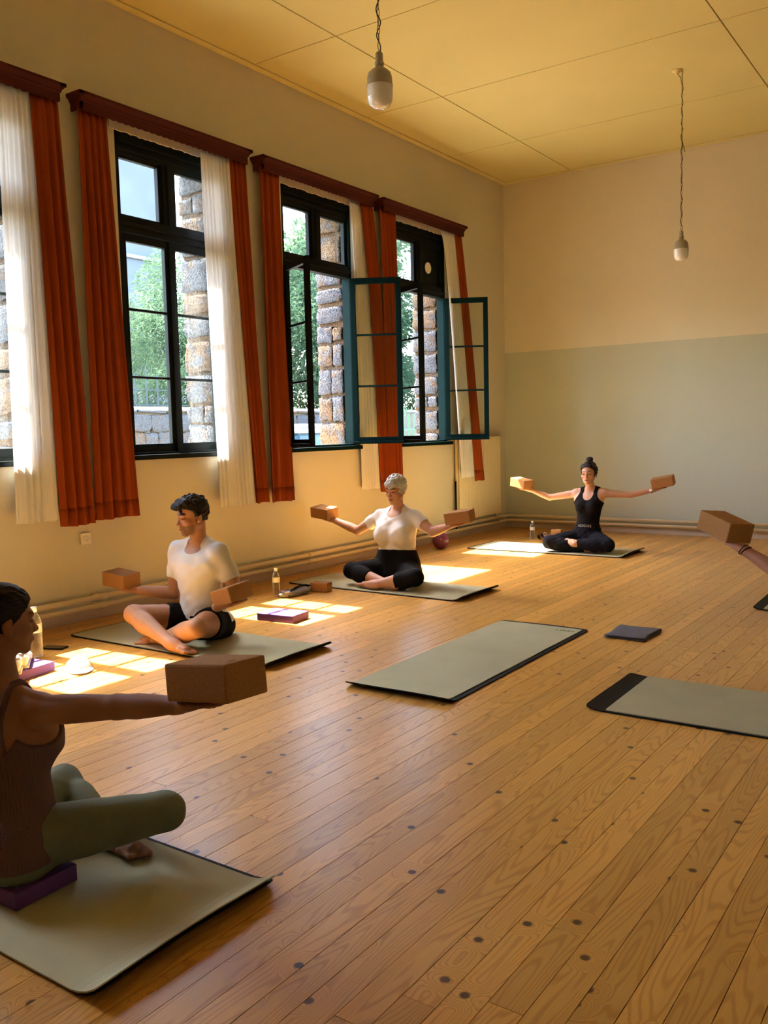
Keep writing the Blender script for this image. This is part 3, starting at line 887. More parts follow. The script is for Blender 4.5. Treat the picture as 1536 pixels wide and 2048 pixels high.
bm = bmesh.new(); tube(bm, [(-6.25, -6, 1.80), (-6.25, 1.05, 1.80)], 0.012, 6); tube(bm, [(-6.25, -6, 2.05), (-6.25, 1.05, 2.05)], 0.010, 6)
bm_obj('rail', bm, MAT['iron_blue'], fe)

# tall grey house beyond
hb = empty('grey_house', (-17, 2.0, -0.35), 'tall grey rendered house beyond the garden trees', 'building')
bm = bmesh.new(); box(bm, (-24, -6, -0.35), (-16, 8.6, 13), 0.05); bm_obj('rendered_wall', bm, MAT['far_plaster'], hb)
bm = bmesh.new(); box(bm, (-16.02, -6, 6.55), (-15.92, 8.6, 6.66), 0.02); bm_obj('string_course', bm, MAT['bin_lid'], hb)
rs = random.Random(9)
for z in np.arange(-0.3, 5.0, 0.42):
    y = 1.0
    while y < 8.4:
        w = rs.uniform(0.5, 0.95)
        if rs.random() < 0.75:
            o = bpy.data.objects.new('stone', STONES[(rs.randrange(6), 'stone_grey')])
            o.location = Vector((-16.0, y + w / 2, z + 0.2)) - hb.location
            o.scale = (0.14, w - 0.05, 0.36); link(o, hb)
        y += w
bm = bmesh.new(); tube(bm, [(-15.7, 9.4, -0.35), (-15.7, 9.4, 10)], 0.12, 10)
pole = bm_obj('utility_pole', bm, MAT['bin_lid'], smooth=True); tag(pole, 'pale utility pole beside the grey house', 'pole')

def tree(name, base, trunk_h, crown, n, leaf, mat, label, seed, droop=0.3):
    """crown: list of (centre, radii) lobes; each leaf spray is a real bent strip"""
    r = np.random.default_rng(seed)
    o = empty(name, base, label, 'tree', 'trees outside the windows')
    bm = bmesh.new()
    b = Vector(base)
    tube(bm, [b, b + Vector((0.08, 0.05, trunk_h * 0.5)), b + Vector((-0.05, 0.1, trunk_h))], [0.16, 0.13, 0.09], 8)
    for c, rad in crown:
        tube(bm, [b + Vector((0, 0.05, trunk_h * 0.7)), (b + Vector((0, 0, trunk_h)) + Vector(c)) / 2, Vector(c)], [0.07, 0.05, 0.015], 6)
    bm_obj('trunk', bm, MAT['bark'], o)
    V = []; F = []
    for c, rad in crown:
        k = int(n * (rad[0] * rad[1] * rad[2]) ** (2 / 3) / sum((q[1][0] * q[1][1] * q[1][2]) ** (2 / 3) for q in crown))
        d = r.normal(size=(k, 3)); d /= np.linalg.norm(d, axis=1)[:, None]
        p = np.array(c) + d * np.array(rad) * (0.25 + 0.75 * r.random((k, 1)) ** 0.45)
        p += 0.12 * np.sin(p[:, [1, 2, 0]] * 5.0)
        ax = d + r.normal(size=(k, 3)) * 0.7; ax[:, 2] -= droop; ax /= np.linalg.norm(ax, axis=1)[:, None]
        sd = np.cross(ax, r.normal(size=(k, 3))); sd /= np.linalg.norm(sd, axis=1)[:, None]
        L = leaf[0] * (0.6 + 0.8 * r.random((k, 1))); W = leaf[1] * (0.6 + 0.8 * r.random((k, 1)))
        quad = np.stack([p - sd * W * 0.3, p + ax * L * 0.5 - sd * W, p + ax * L + np.array([0, 0, -0.15]) * L, p + ax * L * 0.5 + sd * W], axis=1)
        i0 = len(V) * 0 + sum(len(x) for x in V)
        V.append(quad.reshape(-1, 3))
        F.append(np.arange(k * 4).reshape(-1, 4) + i0)
    V = np.concatenate(V) - np.array(base); F = np.concatenate(F)
    me = bpy.data.meshes.new('foliage'); me.from_pydata(V.tolist(), [], F.tolist()); me.update()
    f = mesh_obj('foliage', me, MAT[mat], o); f['kind'] = 'stuff'
    return o
tree('feathery_tree', (-8.6, 2.2, -0.35), 2.6, [((-8.4, 1.6, 3.1), (1.0, 1.15, 1.0)), ((-8.6, 2.6, 4.0), (1.1, 1.1, 1.2)), ((-8.0, 2.9, 2.6), (0.9, 1.0, 0.8)), ((-8.2, 3.9, 3.2), (1.0, 1.1, 1.3)), ((-7.6, 1.4, 2.2), (0.7, 0.8, 0.5))], 42000, (0.11, 0.011), 'leaf_light', 'feathery light green tree behind the iron railing', 3)
tree('bushy_tree', (-6.8, 4.8, -0.35), 2.4, [((-6.5, 4.2, 3.3), (1.1, 1.2, 1.2)), ((-6.8, 5.4, 4.3), (1.3, 1.3, 1.3)), ((-6.0, 5.2, 2.5), (1.0, 1.2, 0.7)), ((-7.5, 6.8, 3.6), (1.2, 1.3, 1.5)), ((-7.0, 6.0, 5.4), (1.0, 1.1, 0.7)), ((-8.0, 7.8, 2.6), (1.2, 1.6, 0.9)), ((-8.5, 8.6, 4.4), (1.3, 1.6, 1.5))], 34000, (0.16, 0.022), 'leaf_dark', 'dark green tree seen through the middle open window', 4)
tree('bushy_tree', (-5.5, 9.2, -0.35), 2.4, [((-5.2, 8.6, 3.4), (1.3, 1.5, 1.4)), ((-5.6, 10.2, 4.6), (1.5, 1.6, 1.6)), ((-4.8, 9.6, 2.4), (1.0, 1.3, 0.9)), ((-4.4, 7.6, 4.4), (1.0, 1.0, 1.4)), ((-5.8, 11.8, 3.0), (1.5, 1.8, 1.3)), ((-5.0, 12.0, 5.6), (1.5, 1.8, 1.5))], 30000, (0.17, 0.022), 'leaf_dark', 'dark green tree seen through the far open window', 6)
tree('hedge_bush', (-9.0, 9.5, -0.35), 1.5, [((-8.6, 3.6, 1.9), (0.7, 1.2, 0.7)), ((-8.8, 6.2, 2.1), (0.8, 1.5, 0.9)), ((-9.0, 9.0, 2.3), (0.9, 1.6, 1.1)), ((-9.2, 12.0, 2.4), (0.9, 1.7, 1.2)), ((-9.0, 15.0, 2.6), (0.9, 1.7, 1.3))], 26000, (0.15, 0.022), 'leaf_dark', 'low dense hedge behind the garden wall', 12)
tree('tall_tree', (-13.5, 13.5, -0.35), 5.0, [((-13.2, 12.5, 6.6), (1.8, 1.8, 1.4)), ((-13.0, 14.2, 7.6), (1.9, 1.9, 1.5)), ((-13.8, 11.0, 5.4), (1.5, 1.5, 1.2)), ((-12.5, 13.6, 5.0), (1.9, 2.0, 1.3))], 13000, (0.26, 0.05), 'leaf_light', 'tall thin-leaved tree against the white sky', 8)

wb = empty('waste_bin', (-5.4, 2.12, -0.35), 'blue plastic container seen low through the middle open window', 'bin')
bm = bmesh.new()
a = [bm.verts.new(v) for v in ((-5.730, 1.770, -0.2), (-5.030, 1.770, -0.2), (-5.030, 2.420, -0.2), (-5.730, 2.420, -0.2))]
b = [bm.verts.new(v) for v in ((-5.830, 1.650, 1.28), (-4.930, 1.650, 1.28), (-4.930, 2.520, 1.28), (-5.830, 2.520, 1.28))]
bm.faces.new(a[::-1]); bm.faces.new(b)
for i in range(4): bm.faces.new((a[i], a[(i + 1) % 4], b[(i + 1) % 4], b[i]))
bmesh.ops.bevel(bm, geom=list(bm.edges), offset=0.04, segments=2, affect='EDGES')
bm_obj('body', bm, MAT['bin_blue'], wb)
bm = bmesh.new(); box(bm, (-5.880, 1.600, 1.28), (-4.880, 2.570, 1.36), 0.03); box(bm, (-5.780, 1.770, 1.34), (-4.980, 2.420, 1.45), 0.05); bm_obj('lid', bm, MAT['bin_lid'], wb)
for dy in (1.87, 2.32):
    bm = bmesh.new(); tube(bm, [(-5.13, dy - 0.03, -0.24), (-5.13, dy + 0.03, -0.24)], 0.11, 14); bm_obj('wheel', bm, MAT['dark_hole'], wb)

gt = empty('garden_gate', (-3.0, 2.4, -0.35), 'green iron gate with a scroll seen through the far open window', 'gate')
for i in range(9):
    y = 1.8 + i * 0.16
    bm = bmesh.new(); tube(bm, [(-3.0, y, -0.3), (-3.0, y, 1.45 + 0.12 * math.sin(i * 0.4))], 0.013, 6); bm_obj('bar', bm, MAT['iron_green'], gt)
for y in (2.15, 2.63):
    bm = bmesh.new(); tube(bm, [(-3.0, y + 0.085 * (1 - t) * math.cos(t * 13), 1.60 + 0.10 * (1 - t) * math.sin(t * 13)) for t in np.linspace(0, 0.9, 34)], 0.010, 6); bm_obj('scroll', bm, MAT['iron_green'], gt)
bm = bmesh.new(); tube(bm, [(-3, 1.75, 0.0), (-3, 3.15, 0.0)], 0.016, 6); tube(bm, [(-3, 1.75, 1.30), (-3, 3.15, 1.30)], 0.016, 6); bm_obj('cross_rail', bm, MAT['iron_green'], gt)
# ================================================================== MATS AND SMALL THINGS
def fabric_mat(name, col, scale=420, bump=0.5, var=0.12):
    m, nt, out = new_mat(name)
    p = N(nt, 'ShaderNodeBsdfPrincipled'); p.inputs['Roughness'].default_value = 0.75; p.inputs['Specular IOR Level'].default_value = 0.25
    ge = N(nt, 'ShaderNodeNewGeometry')
    ck = N(nt, 'ShaderNodeTexChecker'); ck.inputs['Scale'].default_value = scale
    nt.links.new(ge.outputs['Position'], ck.inputs['Vector'])
    no = N(nt, 'ShaderNodeTexNoise'); no.inputs['Scale'].default_value = 5; no.inputs['Detail'].default_value = 6
    nt.links.new(ge.outputs['Position'], no.inputs['Vector'])
    mx = N(nt, 'ShaderNodeMix', data_type='RGBA'); mx.inputs['A'].default_value = (*[c * (1 - var) for c in col], 1); mx.inputs['B'].default_value = (*[c * (1 + var) for c in col], 1)
    nt.links.new(no.outputs[0], mx.inputs['Factor']); nt.links.new(mx.outputs['Result'], p.inputs['Base Color'])
    bp = N(nt, 'ShaderNodeBump'); bp.inputs['Strength'].default_value = bump; bp.inputs['Distance'].default_value = 0.002
    nt.links.new(ck.outputs[1], bp.inputs['Height']); nt.links.new(bp.outputs[0], p.inputs['Normal'])
    nt.links.new(p.outputs[0], out.inputs[0])
fabric_mat('mat_olive', (0.455, 0.425, 0.262))
mat_basic('mat_black', (0.006, 0.0055, 0.005), 0.65, 0.2, 20, spec=0.15)
mat_basic('mat_print', (0.22, 0.20, 0.12), 0.8, 0.1, 20)
m, nt, out = new_mat('cork')
p = N(nt, 'ShaderNodeBsdfPrincipled'); p.inputs['Roughness'].default_value = 0.85; p.inputs['Specular IOR Level'].default_value = 0.2
tc = N(nt, 'ShaderNodeTexCoord'); vo = N(nt, 'ShaderNodeTexVoronoi'); vo.inputs['Scale'].default_value = 300
nt.links.new(tc.outputs['Object'], vo.inputs['Vector'])
cr = N(nt, 'ShaderNodeValToRGB'); cr.color_ramp.elements[0].color = (0.32, 0.15, 0.052, 1); cr.color_ramp.elements[1].color = (0.45, 0.22, 0.082, 1)
nt.links.new(vo.outputs['Color'], cr.inputs[0]); nt.links.new(cr.outputs[0], p.inputs['Base Color'])
bp = N(nt, 'ShaderNodeBump'); bp.inputs['Strength'].default_value = 0.15; bp.inputs['Distance'].default_value = 0.003
nt.links.new(vo.outputs['Distance'], bp.inputs['Height']); nt.links.new(bp.outputs[0], p.inputs['Normal'])
nt.links.new(p.outputs[0], out.inputs[0])
mat_basic('cork_print', (0.16, 0.07, 0.03), 0.9, 0.1, 30)
mat_basic('foam_purple', (0.115, 0.035, 0.20), 0.75, 0.06, 20, 0.1, 200)
mat_basic('foam_print', (0.42, 0.36, 0.52), 0.7, 0.05, 20)
mat_basic('grey_towel', (0.13, 0.115, 0.125), 0.95, 0.2, 40, 0.6, 260)
mat_basic('grey_bag', (0.17, 0.15, 0.145), 0.8, 0.2, 20, 0.2, 120)
mat_basic('cap_white', (0.80, 0.79, 0.77), 0.85, 0.06, 10, 0.1, 200)
mat_basic('ball_purple', (0.155, 0.035, 0.095), 0.32, 0.1, 6)
mat_basic('phone_black', (0.01, 0.01, 0.012), 0.15, 0.1, 5)
mat_basic('bottle_cap', (0.78, 0.78, 0.78), 0.4, 0.03, 5)
mat_basic('bottle_label', (0.62, 0.55, 0.50), 0.5, 0.4, 60)
mat_basic('strap_cloth', (0.10, 0.075, 0.11), 0.85, 0.15, 40, 0.2, 200)
mat_basic('ring_metal', (0.55, 0.5, 0.45), 0.3, 0.05, 10, metallic=1.0)
mat_basic('shoe_white', (0.72, 0.70, 0.68), 0.8, 0.12, 18, 0.1, 120)
mat_basic('shoe_lining', (0.30, 0.20, 0.14), 0.9, 0.2, 20)

def sheet(name, L, W, mat, parent, z0, th, lift0, lift1, inset=(0, 0, 0, 0), corner=0.03, lift_len=0.10, wav=0.0):
    """flat rolled-out layer along local +x (0..L), width W (y), ends lifting by lift0 / lift1; inset = (x0,x1,y0,y1)"""
    x0, x1 = inset[0], L - inset[1]
    y0, y1 = inset[2], W - inset[3]
    xs = sorted(set([x0 + corner * t for t in (0, 0.15, 0.5, 1)] + list(np.linspace(x0 + corner, x1 - corner, 60)) + [x1 - corner * t for t in (1, 0.5, 0.15, 0)]))
    rows = []
    for x in xs:
        # rounded corners in plan
        e = max(0.0, corner - (x - x0), corner - (x1 - x))
        cut = corner - math.sqrt(max(0, corner ** 2 - e ** 2))
        rows.append((x, y0 + cut, y1 - cut))
    def zf(x, y):
        a = max(0, 1 - x / lift_len); b = max(0, 1 - (L - x) / lift_len)
        return lift0 * a * a + lift1 * b * b + wav * math.sin(y * 9 + x * 3) * (a + b)
    bm = bmesh.new()
    ny = 8
    top = [[bm.verts.new((x, a + (b - a) * j / ny, z0 + th + zf(x, a + (b - a) * j / ny))) for j in range(ny + 1)] for x, a, b in rows]
    bot = [[bm.verts.new((x, a + (b - a) * j / ny, z0 + zf(x, a + (b - a) * j / ny))) for j in range(ny + 1)] for x, a, b in rows]
    for i in range(len(rows) - 1):
        for j in range(ny):
            bm.faces.new((top[i][j], top[i + 1][j], top[i + 1][j + 1], top[i][j + 1]))
            bm.faces.new((bot[i][j], bot[i][j + 1], bot[i + 1][j + 1], bot[i + 1][j]))
        bm.faces.new((top[i][0], bot[i][0], bot[i + 1][0], top[i + 1][0]))
        bm.faces.new((top[i][-1], top[i + 1][-1], bot[i + 1][-1], bot[i][-1]))
    for j in range(ny):
        bm.faces.new((top[0][j], top[0][j + 1], bot[0][j + 1], bot[0][j]))
        bm.faces.new((top[-1][j], bot[-1][j], bot[-1][j + 1], top[-1][j + 1]))
    return bm_obj(name, bm, mat, parent, world=False)

def yoga_mat(origin, ang, L, W, label, inset, lifts=(0.006, 0.02), olift=(0.004, 0.02), wav=0.0):
    """origin = corner; local x along the length at angle ang"""
    o = empty('yoga_mat', (origin[0], origin[1], 0.0), label, 'mat', 'olive yoga mats on the floor', rz=ang)
    sheet('black_backing', L, W, MAT['mat_black'], o, 0.0012, 0.0055, lifts[0], lifts[1], wav=wav)
    sheet('olive_top', L, W, MAT['mat_olive'], o, 0.0070, 0.0045, olift[0], olift[1], inset=inset, corner=0.008, wav=wav)
    return o
A90 = math.pi / 2
yoga_mat((0.335, -6.905), 0.012, 1.72, 0.60, 'olive yoga mat the man in the white shirt sits on', (0.022, 0.010, 0.006, 0.010), (0.004, 0.035), (0.003, 0.040), 0.002)
yoga_mat((0.300, -4.70), -0.012, 1.73, 0.61, 'olive yoga mat the grey-haired woman sits on', (0.022, 0.012, 0.008, 0.010), (0.004, 0.035), (0.003, 0.040), 0.002)
yoga_mat((0.590, -2.11), 0.02, 1.75, 0.64, 'olive yoga mat the woman in black sits on by the far wall', (0.035, 0.012, 0.008, 0.012), (0.004, 0.03), (0.003, 0.035), 0.003)
yoga_mat((1.905, -9.21), 0.004, 1.74, 0.625, 'olive yoga mat in the foreground under the cut-off woman', (0.02, -0.012, -0.004, 0.018), (0.004, 0.025), (0.003, 0.032), 0.004)
mc = yoga_mat((3.215, -6.905), A90 + 0.008, 1.765, 0.615, 'empty olive yoga mat lying free in the middle of the floor', (0.055, 0.035, 0.030, 0.008), (0.028, 0.004), (0.018, 0.003), 0.002)
yoga_mat((3.775, -6.63), 0.015, 1.73, 0.645, 'olive yoga mat cut off at the right edge, in the foreground', (0.095, 0.02, 0.012, 0.010), (0.012, 0.02), (0.006, 0.02), 0.002)
yoga_mat((3.925, -3.99), 0.02, 1.73, 0.63, 'olive yoga mat of which only a corner shows at the right edge', (0.07, 0.02, 0.010, 0.010), (0.012, 0.02), (0.006, 0.02))
text_mesh('lettering', 'ASMAY', 0.040, MAT['mat_print'], [c for c in mc.children if c.name.startswith('olive_top')][0], Matrix.Translation((1.655, 0.115, 0.0126)) @ Matrix.Rotation(A90, 4, 'Z'))

# ------------------------------------------------------------------ blocks
BK = (0.2143, 0.1423, 0.0955)
def block(name, dims, M, mat, label, group, cat='block', bevel=0.007, print_=None):
    o = empty(name, (0, 0, 0), label, cat, group)
    o.matrix_world = M
    o.location, o.rotation_euler, _ = M.to_translation(), M.to_euler(), None
    bm = bmesh.new(); box(bm, (-dims[0] / 2, -dims[1] / 2, -dims[2] / 2), (dims[0] / 2, dims[1] / 2, dims[2] / 2), bevel)
    bm_obj('body', bm, mat, o, world=False)
    if print_:
        bm = bmesh.new()
        for lo, hi in print_:
            box(bm, (lo[0], lo[1], dims[2] / 2 - 0.001), (hi[0], hi[1], dims[2] / 2 + 0.0004))
        bm_obj('print', bm, MAT['cork_print'] if mat is MAT['cork'] else MAT['foam_print'], o, world=False)
    return o
def frame(c, ax, bx):
    ax = Vector(ax).normalized(); bx = Vector(bx); bx = (bx - ax * bx.dot(ax)).normalized(); zx = ax.cross(bx)
    return Matrix(((ax.x, bx.x, zx.x, c[0]), (ax.y, bx.y, zx.y, c[1]), (ax.z, bx.z, zx.z, c[2]), (0, 0, 0, 1)))
GC = 'cork blocks held out on open hands'
cp = [((0.075, -0.03), (0.082, -0.005))]
HELD = {
 'manR': ((0.523, -6.614, 0.351), (0.997, 0.018, -0.08), (-0.014, 0.998, 0.056)),
 'manL': ((1.536, -6.608, 0.338), (-0.115, 0.992, 0.055), (-0.958, -0.096, -0.269)),
 'frontR': ((3.702, -8.840, 0.682), (0.993, 0.007, 0.122), (-0.001, 0.999, -0.047)),
 'greyR': ((0.314, -4.187, 0.574), (0.991, -0.103, -0.089), (0.115, 0.982, 0.146)),
 'greyL': ((1.788, -4.305, 0.597), (0.976, 0.161, 0.145), (-0.174, 0.981, 0.083)),
 'backR': ((1.089, -1.761, 0.698), (0.926, -0.345, -0.151), (0.351, 0.936, 0.012)),
 'backL': ((2.521, -1.493, 0.717), (0.977, 0.117, 0.181), (-0.142, 0.981, 0.133)),
 'rightR': ((4.246, -6.065, 0.804), (0.783, -0.579, -0.226), (0.576, 0.813, -0.087)),
}
HL = {'manR': 'cork block on the right hand of the man in white, at the left', 'manL': 'cork block on the left hand of the man in white, close to his waist',
      'frontR': 'large cork block in the foreground on the cut-off woman\'s hand', 'greyR': 'cork block on the right hand of the grey-haired woman, before the cream wall',
      'greyL': 'cork block on the left hand of the grey-haired woman, below the radiator', 'backR': 'cork block in bright sun on the right hand of the woman in black',
      'backL': 'cork block on the left hand of the woman in black, before the grey-green wall', 'rightR': 'cork block at the right edge on a hand reaching in'}
for k, (c, ax, bx) in HELD.items():
    block('cork_block', BK, frame(c, ax, bx), MAT['cork'], HL[k], GC, print_=cp)
block('cork_block', (0.15, 0.10, 0.075), frame((0.79, -4.845, 0.0385), (1, 0.25, 0), (-0.25, 1, 0)), MAT['cork'], 'cork block standing on the floor beside the grey bag', 'cork blocks lying about', bevel=0.005)
block('cork_block', (0.12, 0.075, 0.075), frame((1.175, -1.05, 0.0885), (1, 0.05, 0), (-0.05, 1, 0)), MAT['cork'], 'small cork block on top of the purple block by the far wall', 'cork blocks lying about', bevel=0.005)
GP = 'purple foam blocks'
pp = [((-0.13, 0.035), (0.13, 0.045)), ((-0.05, -0.085), (0.10, -0.075))]
block('foam_block', (0.30, 0.20, 0.05), frame((1.235, -5.82, 0.0265), (1, 0.12, 0), (-0.12, 1, 0)), MAT['foam_purple'], 'purple foam block lying in the sun patches behind the man', GP, bevel=0.004, print_=pp)
block('foam_block', (0.30, 0.20, 0.05), frame((2.995, -8.985, 0.0375), (1, 0.02, 0), (-0.02, 1, 0)), MAT['foam_purple'], 'purple foam block the foreground woman sits on', GP, bevel=0.004, print_=[((0.02, -0.075), (0.12, -0.068)), ((0.03, -0.055), (0.07, -0.045))])
block('foam_block', (0.30, 0.20, 0.05), frame((1.20, -1.04, 0.0265), (1, 0.0, 0), (0, 1, 0)), MAT['foam_purple'], 'purple foam block by the far wall under a small cork block', GP, bevel=0.004)
block('foam_block', (0.20, 0.30, 0.05), frame((0.925, -7.635, 0.0265), (1, 0.15, 0), (-0.15, 1, 0)), MAT['foam_purple'], 'purple foam block under the white shoes at the left edge', GP, bevel=0.004)

# ------------------------------------------------------------------ bottles
def bottle(x, y, label, s=1.0):
    o = empty('water_bottle', (x, y, 0.001), label, 'bottle', 'clear plastic water bottles on the floor')
    prof = [(0.0, 0.004), (0.022, 0.0), (0.030, 0.004), (0.0325, 0.012)]
    for i in range(16):
        z = 0.016 + i * 0.0085
        prof.append((0.0325 if i % 3 else 0.0305, z))
    prof += [(0.0325, 0.16), (0.030, 0.175), (0.022, 0.195), (0.0145, 0.207), (0.0125, 0.212), (0.0125, 0.222)]
    bm = bmesh.new(); lathe(bm, [(r * s, z * s) for r, z in prof], 20, (x, y, 0.001))
    bm_obj('body', bm, MAT['bottle_plastic'], o, smooth=True)
    bm = bmesh.new(); lathe(bm, [(0.0, 0.236 * s), (0.0135 * s, 0.236 * s), (0.0145 * s, 0.232 * s), (0.0145 * s, 0.213 * s), (0.0, 0.213 * s)], 18, (x, y, 0.001))
    bm_obj('cap', bm, MAT['bottle_cap'], o, smooth=True)
    bm = bmesh.new(); lathe(bm, [(0.0329 * s, 0.118 * s), (0.0331 * s, 0.12 * s), (0.0331 * s, 0.158 * s), (0.0329 * s, 0.16 * s)], 20, (x, y, 0.001))
    bm_obj('label', bm, MAT['bottle_label'], o, smooth=True)
    return o
bottle(0.603, -5.181, 'clear water bottle beside the grey bag behind the man', 0.95)
bottle(0.871, -1.05, 'clear water bottle by the far wall near the radiator', 0.88)
bottle(0.640, -7.35, 'tall clear water bottle at the left edge, beside the woman\'s face', 1.28)

# ------------------------------------------------------------------ ball, cap, shoes, towel, bag, phone, strap
ba = empty('exercise_ball', (0.335, -2.22, 0), 'soft purple ball on the floor under the grey-haired woman\'s arm', 'ball')
bm = bmesh.new(); bmesh.ops.create_icosphere(bm, subdivisions=4, radius=0.093, matrix=Matrix.Translation((0.335, -2.22, 0.090)))
for v in bm.verts:
    d = v.co - Vector((0.335, -2.22, 0.090)); a = math.atan2(d.y, d.x)
    v.co -= d.normalized() * 0.004 * (abs(math.cos(a * 4)) ** 24) * (1 - abs(d.normalized().z) ** 3)
    v.co.z = max(v.co.z, 0.0015)
bm_obj('shell', bm, MAT['ball_purple'], ba, smooth=True)
bm = bmesh.new(); bmesh.ops.create_uvsphere(bm, u_segments=12, v_segments=8, radius=0.007, matrix=Matrix.Translation((0.335 + 0.05, -2.22 - 0.073, 0.115)))
bm_obj('valve', bm, MAT['white_print'], ba, smooth=True)

ca = empty('baseball_cap', (1.095, -7.385, 0), 'white baseball cap lying in the sun on the floor', 'cap', rz=-0.5)
bm = bmesh.new()
bmesh.ops.create_uvsphere(bm, u_segments=28, v_segments=16, radius=1.0)
bmesh.ops.delete(bm, geom=[v for v in bm.verts if v.co.z < -0.02], context='VERTS')
for v in bm.verts:
    v.co = Vector((v.co.x * 0.084, v.co.y * 0.075, v.co.z * 0.068 * (1 - 0.12 * max(0, v.co.x)) + 0.002))
bm_obj('crown', bm, MAT['cap_white'], ca, smooth=True, world=False)
bm = bmesh.new()
rows = []
for i in range(13):
    a = -1.15 + 2.3 * i / 12
    row = []
    for j in range(6):
        t = j / 5
        rx = 0.085 + 0.065 * t * math.cos(a * 0.8); ry = 0.076
        row.append(Vector((math.cos(a) * rx + 0.0, math.sin(a) * (ry + 0.004 * t), 0.010 - 0.006 * t + 0.010 * math.cos(a * 1.3) * (1 - 0.4 * t))))
    rows.append(row)
for dz in (0.0, -0.003):
    g = [[bm.verts.new(p_ + Vector((0, 0, dz))) for p_ in r_] for r_ in rows]
    for i in range(12):
        for j in range(5):
            bm.faces.new((g[i][j], g[i + 1][j], g[i + 1][j + 1], g[i][j + 1]))
bm_obj('peak', bm, MAT['cap_white'], ca, smooth=True, world=False)
bm = bmesh.new(); bmesh.ops.create_uvsphere(bm, u_segments=10, v_segments=6, radius=0.006, matrix=Matrix.Translation((0, 0, 0.069))); bm_obj('button', bm, MAT['cap_white'], ca, world=False)

def shoe(x, y, rz, label):
    o = empty('white_shoe', (x, y, 0.053), label, 'shoe', 'white shoes on the purple block', rz=rz)
    bm = bmesh.new()
    secs = [(-0.125, 0.028, 0.055, 0.02), (-0.11, 0.036, 0.078, 0.026), (-0.06, 0.038, 0.082, 0.028), (0.0, 0.040, 0.070, 0.024), (0.05, 0.046, 0.056, 0.014), (0.10, 0.044, 0.046, 0.0), (0.13, 0.030, 0.034, 0.0), (0.14, 0.012, 0.022, 0.0)]
    rings = []
    for xx, hw, hh, op in secs:
        rings.append([bm.verts.new((xx, hw * math.cos(a), 0.002 + hh * (0.5 + 0.5 * math.sin(a)) if math.sin(a) < 0.8 or op == 0 else 0.002 + hh * 0.93)) for a in np.linspace(0, 2 * math.pi, 17)[:-1]])
    for a, b in zip(rings[:-1], rings[1:]):
        for k in range(16): bm.faces.new((a[k], a[(k + 1) % 16], b[(k + 1) % 16], b[k]))
    bm.faces.new(rings[0][::-1]); bm.faces.new(rings[-1])
    bm_obj('upper', bm, MAT['shoe_white'], o, smooth=True, world=False)
    bm = bmesh.new(); bmesh.ops.create_uvsphere(bm, u_segments=18, v_segments=8, radius=1.0)
    for v in bm.verts: v.co = Vector((v.co.x * 0.062 - 0.055, v.co.y * 0.030, 0.078 + v.co.z * 0.008))
    bm_obj('opening', bm, MAT['shoe_lining'], o, smooth=True, world=False)
    bm = bmesh.new(); box(bm, (-0.13, -0.040, 0.0), (0.135, 0.040, 0.014), 0.006)
    bm_obj('sole', bm, MAT['cap_white'], o, world=False)
    return o
shoe(0.890, -7.595, 2.5, 'white shoe on the purple block, further from the cap')
shoe(0.965, -7.690, 2.5, 'white shoe on the purple block, nearer the camera')

tw = empty('folded_towel', (3.47, -5.10, 0), 'folded dark grey towel lying on the free floor', 'towel', rz=0.02)
def cloth_slab(L, W, z0, th, seed, amp, mat, parent, name):
    r = random.Random(seed); bm = bmesh.new(); n = 14
    ph = [r.uniform(0, 6) for _ in range(6)]
    def edge(u, v):
        return 0.006 * math.sin(3 * v + ph[0]) * (1 if u > 0 else -1), 0.005 * math.sin(4 * u + ph[1]) * (1 if v > 0 else -1)
    g = []
    for k in range(2):
        gg = []
        for i in range(n + 1):
            row = []
            for j in range(n + 1):
                u = -1 + 2 * i / n; v = -1 + 2 * j / n
                dx, dy = edge(u, v)
                b = max(abs(u), abs(v)); rd = th * 0.5 * (max(0, b - 0.9) / 0.1) ** 2
                zz = z0 + (th - rd if k else rd)
                if k: zz += amp * (math.sin(7 * u + 3 * v + ph[2]) * 0.5 + math.sin(4 * v - 5 * u + ph[3]) * 0.5) * (1 - b ** 4)
                row.append(bm.verts.new((u * L / 2 + dx * abs(u), v * W / 2 + dy * abs(v), zz)))
            gg.append(row)
        g.append(gg)
    for i in range(n):
        for j in range(n):
            bm.faces.new((g[1][i][j], g[1][i + 1][j], g[1][i + 1][j + 1], g[1][i][j + 1]))
            bm.faces.new((g[0][i][j], g[0][i][j + 1], g[0][i + 1][j + 1], g[0][i + 1][j]))
    for i in range(n):
        bm.faces.new((g[0][i][0], g[0][i + 1][0], g[1][i + 1][0], g[1][i][0])); bm.faces.new((g[0][i][n], g[1][i][n], g[1][i + 1][n], g[0][i + 1][n]))
        bm.faces.new((g[0][0][i], g[1][0][i], g[1][0][i + 1], g[0][0][i + 1])); bm.faces.new((g[0][n][i], g[0][n][i + 1], g[1][n][i + 1], g[1][n][i]))
    return bm_obj(name, bm, mat, parent, smooth=True, world=False)
cloth_slab(0.27, 0.33, 0.001, 0.010, 1, 0.0, MAT['grey_towel'], tw, 'lower_fold')
cloth_slab(0.26, 0.325, 0.011, 0.011, 2, 0.004, MAT['grey_towel'], tw, 'upper_fold')

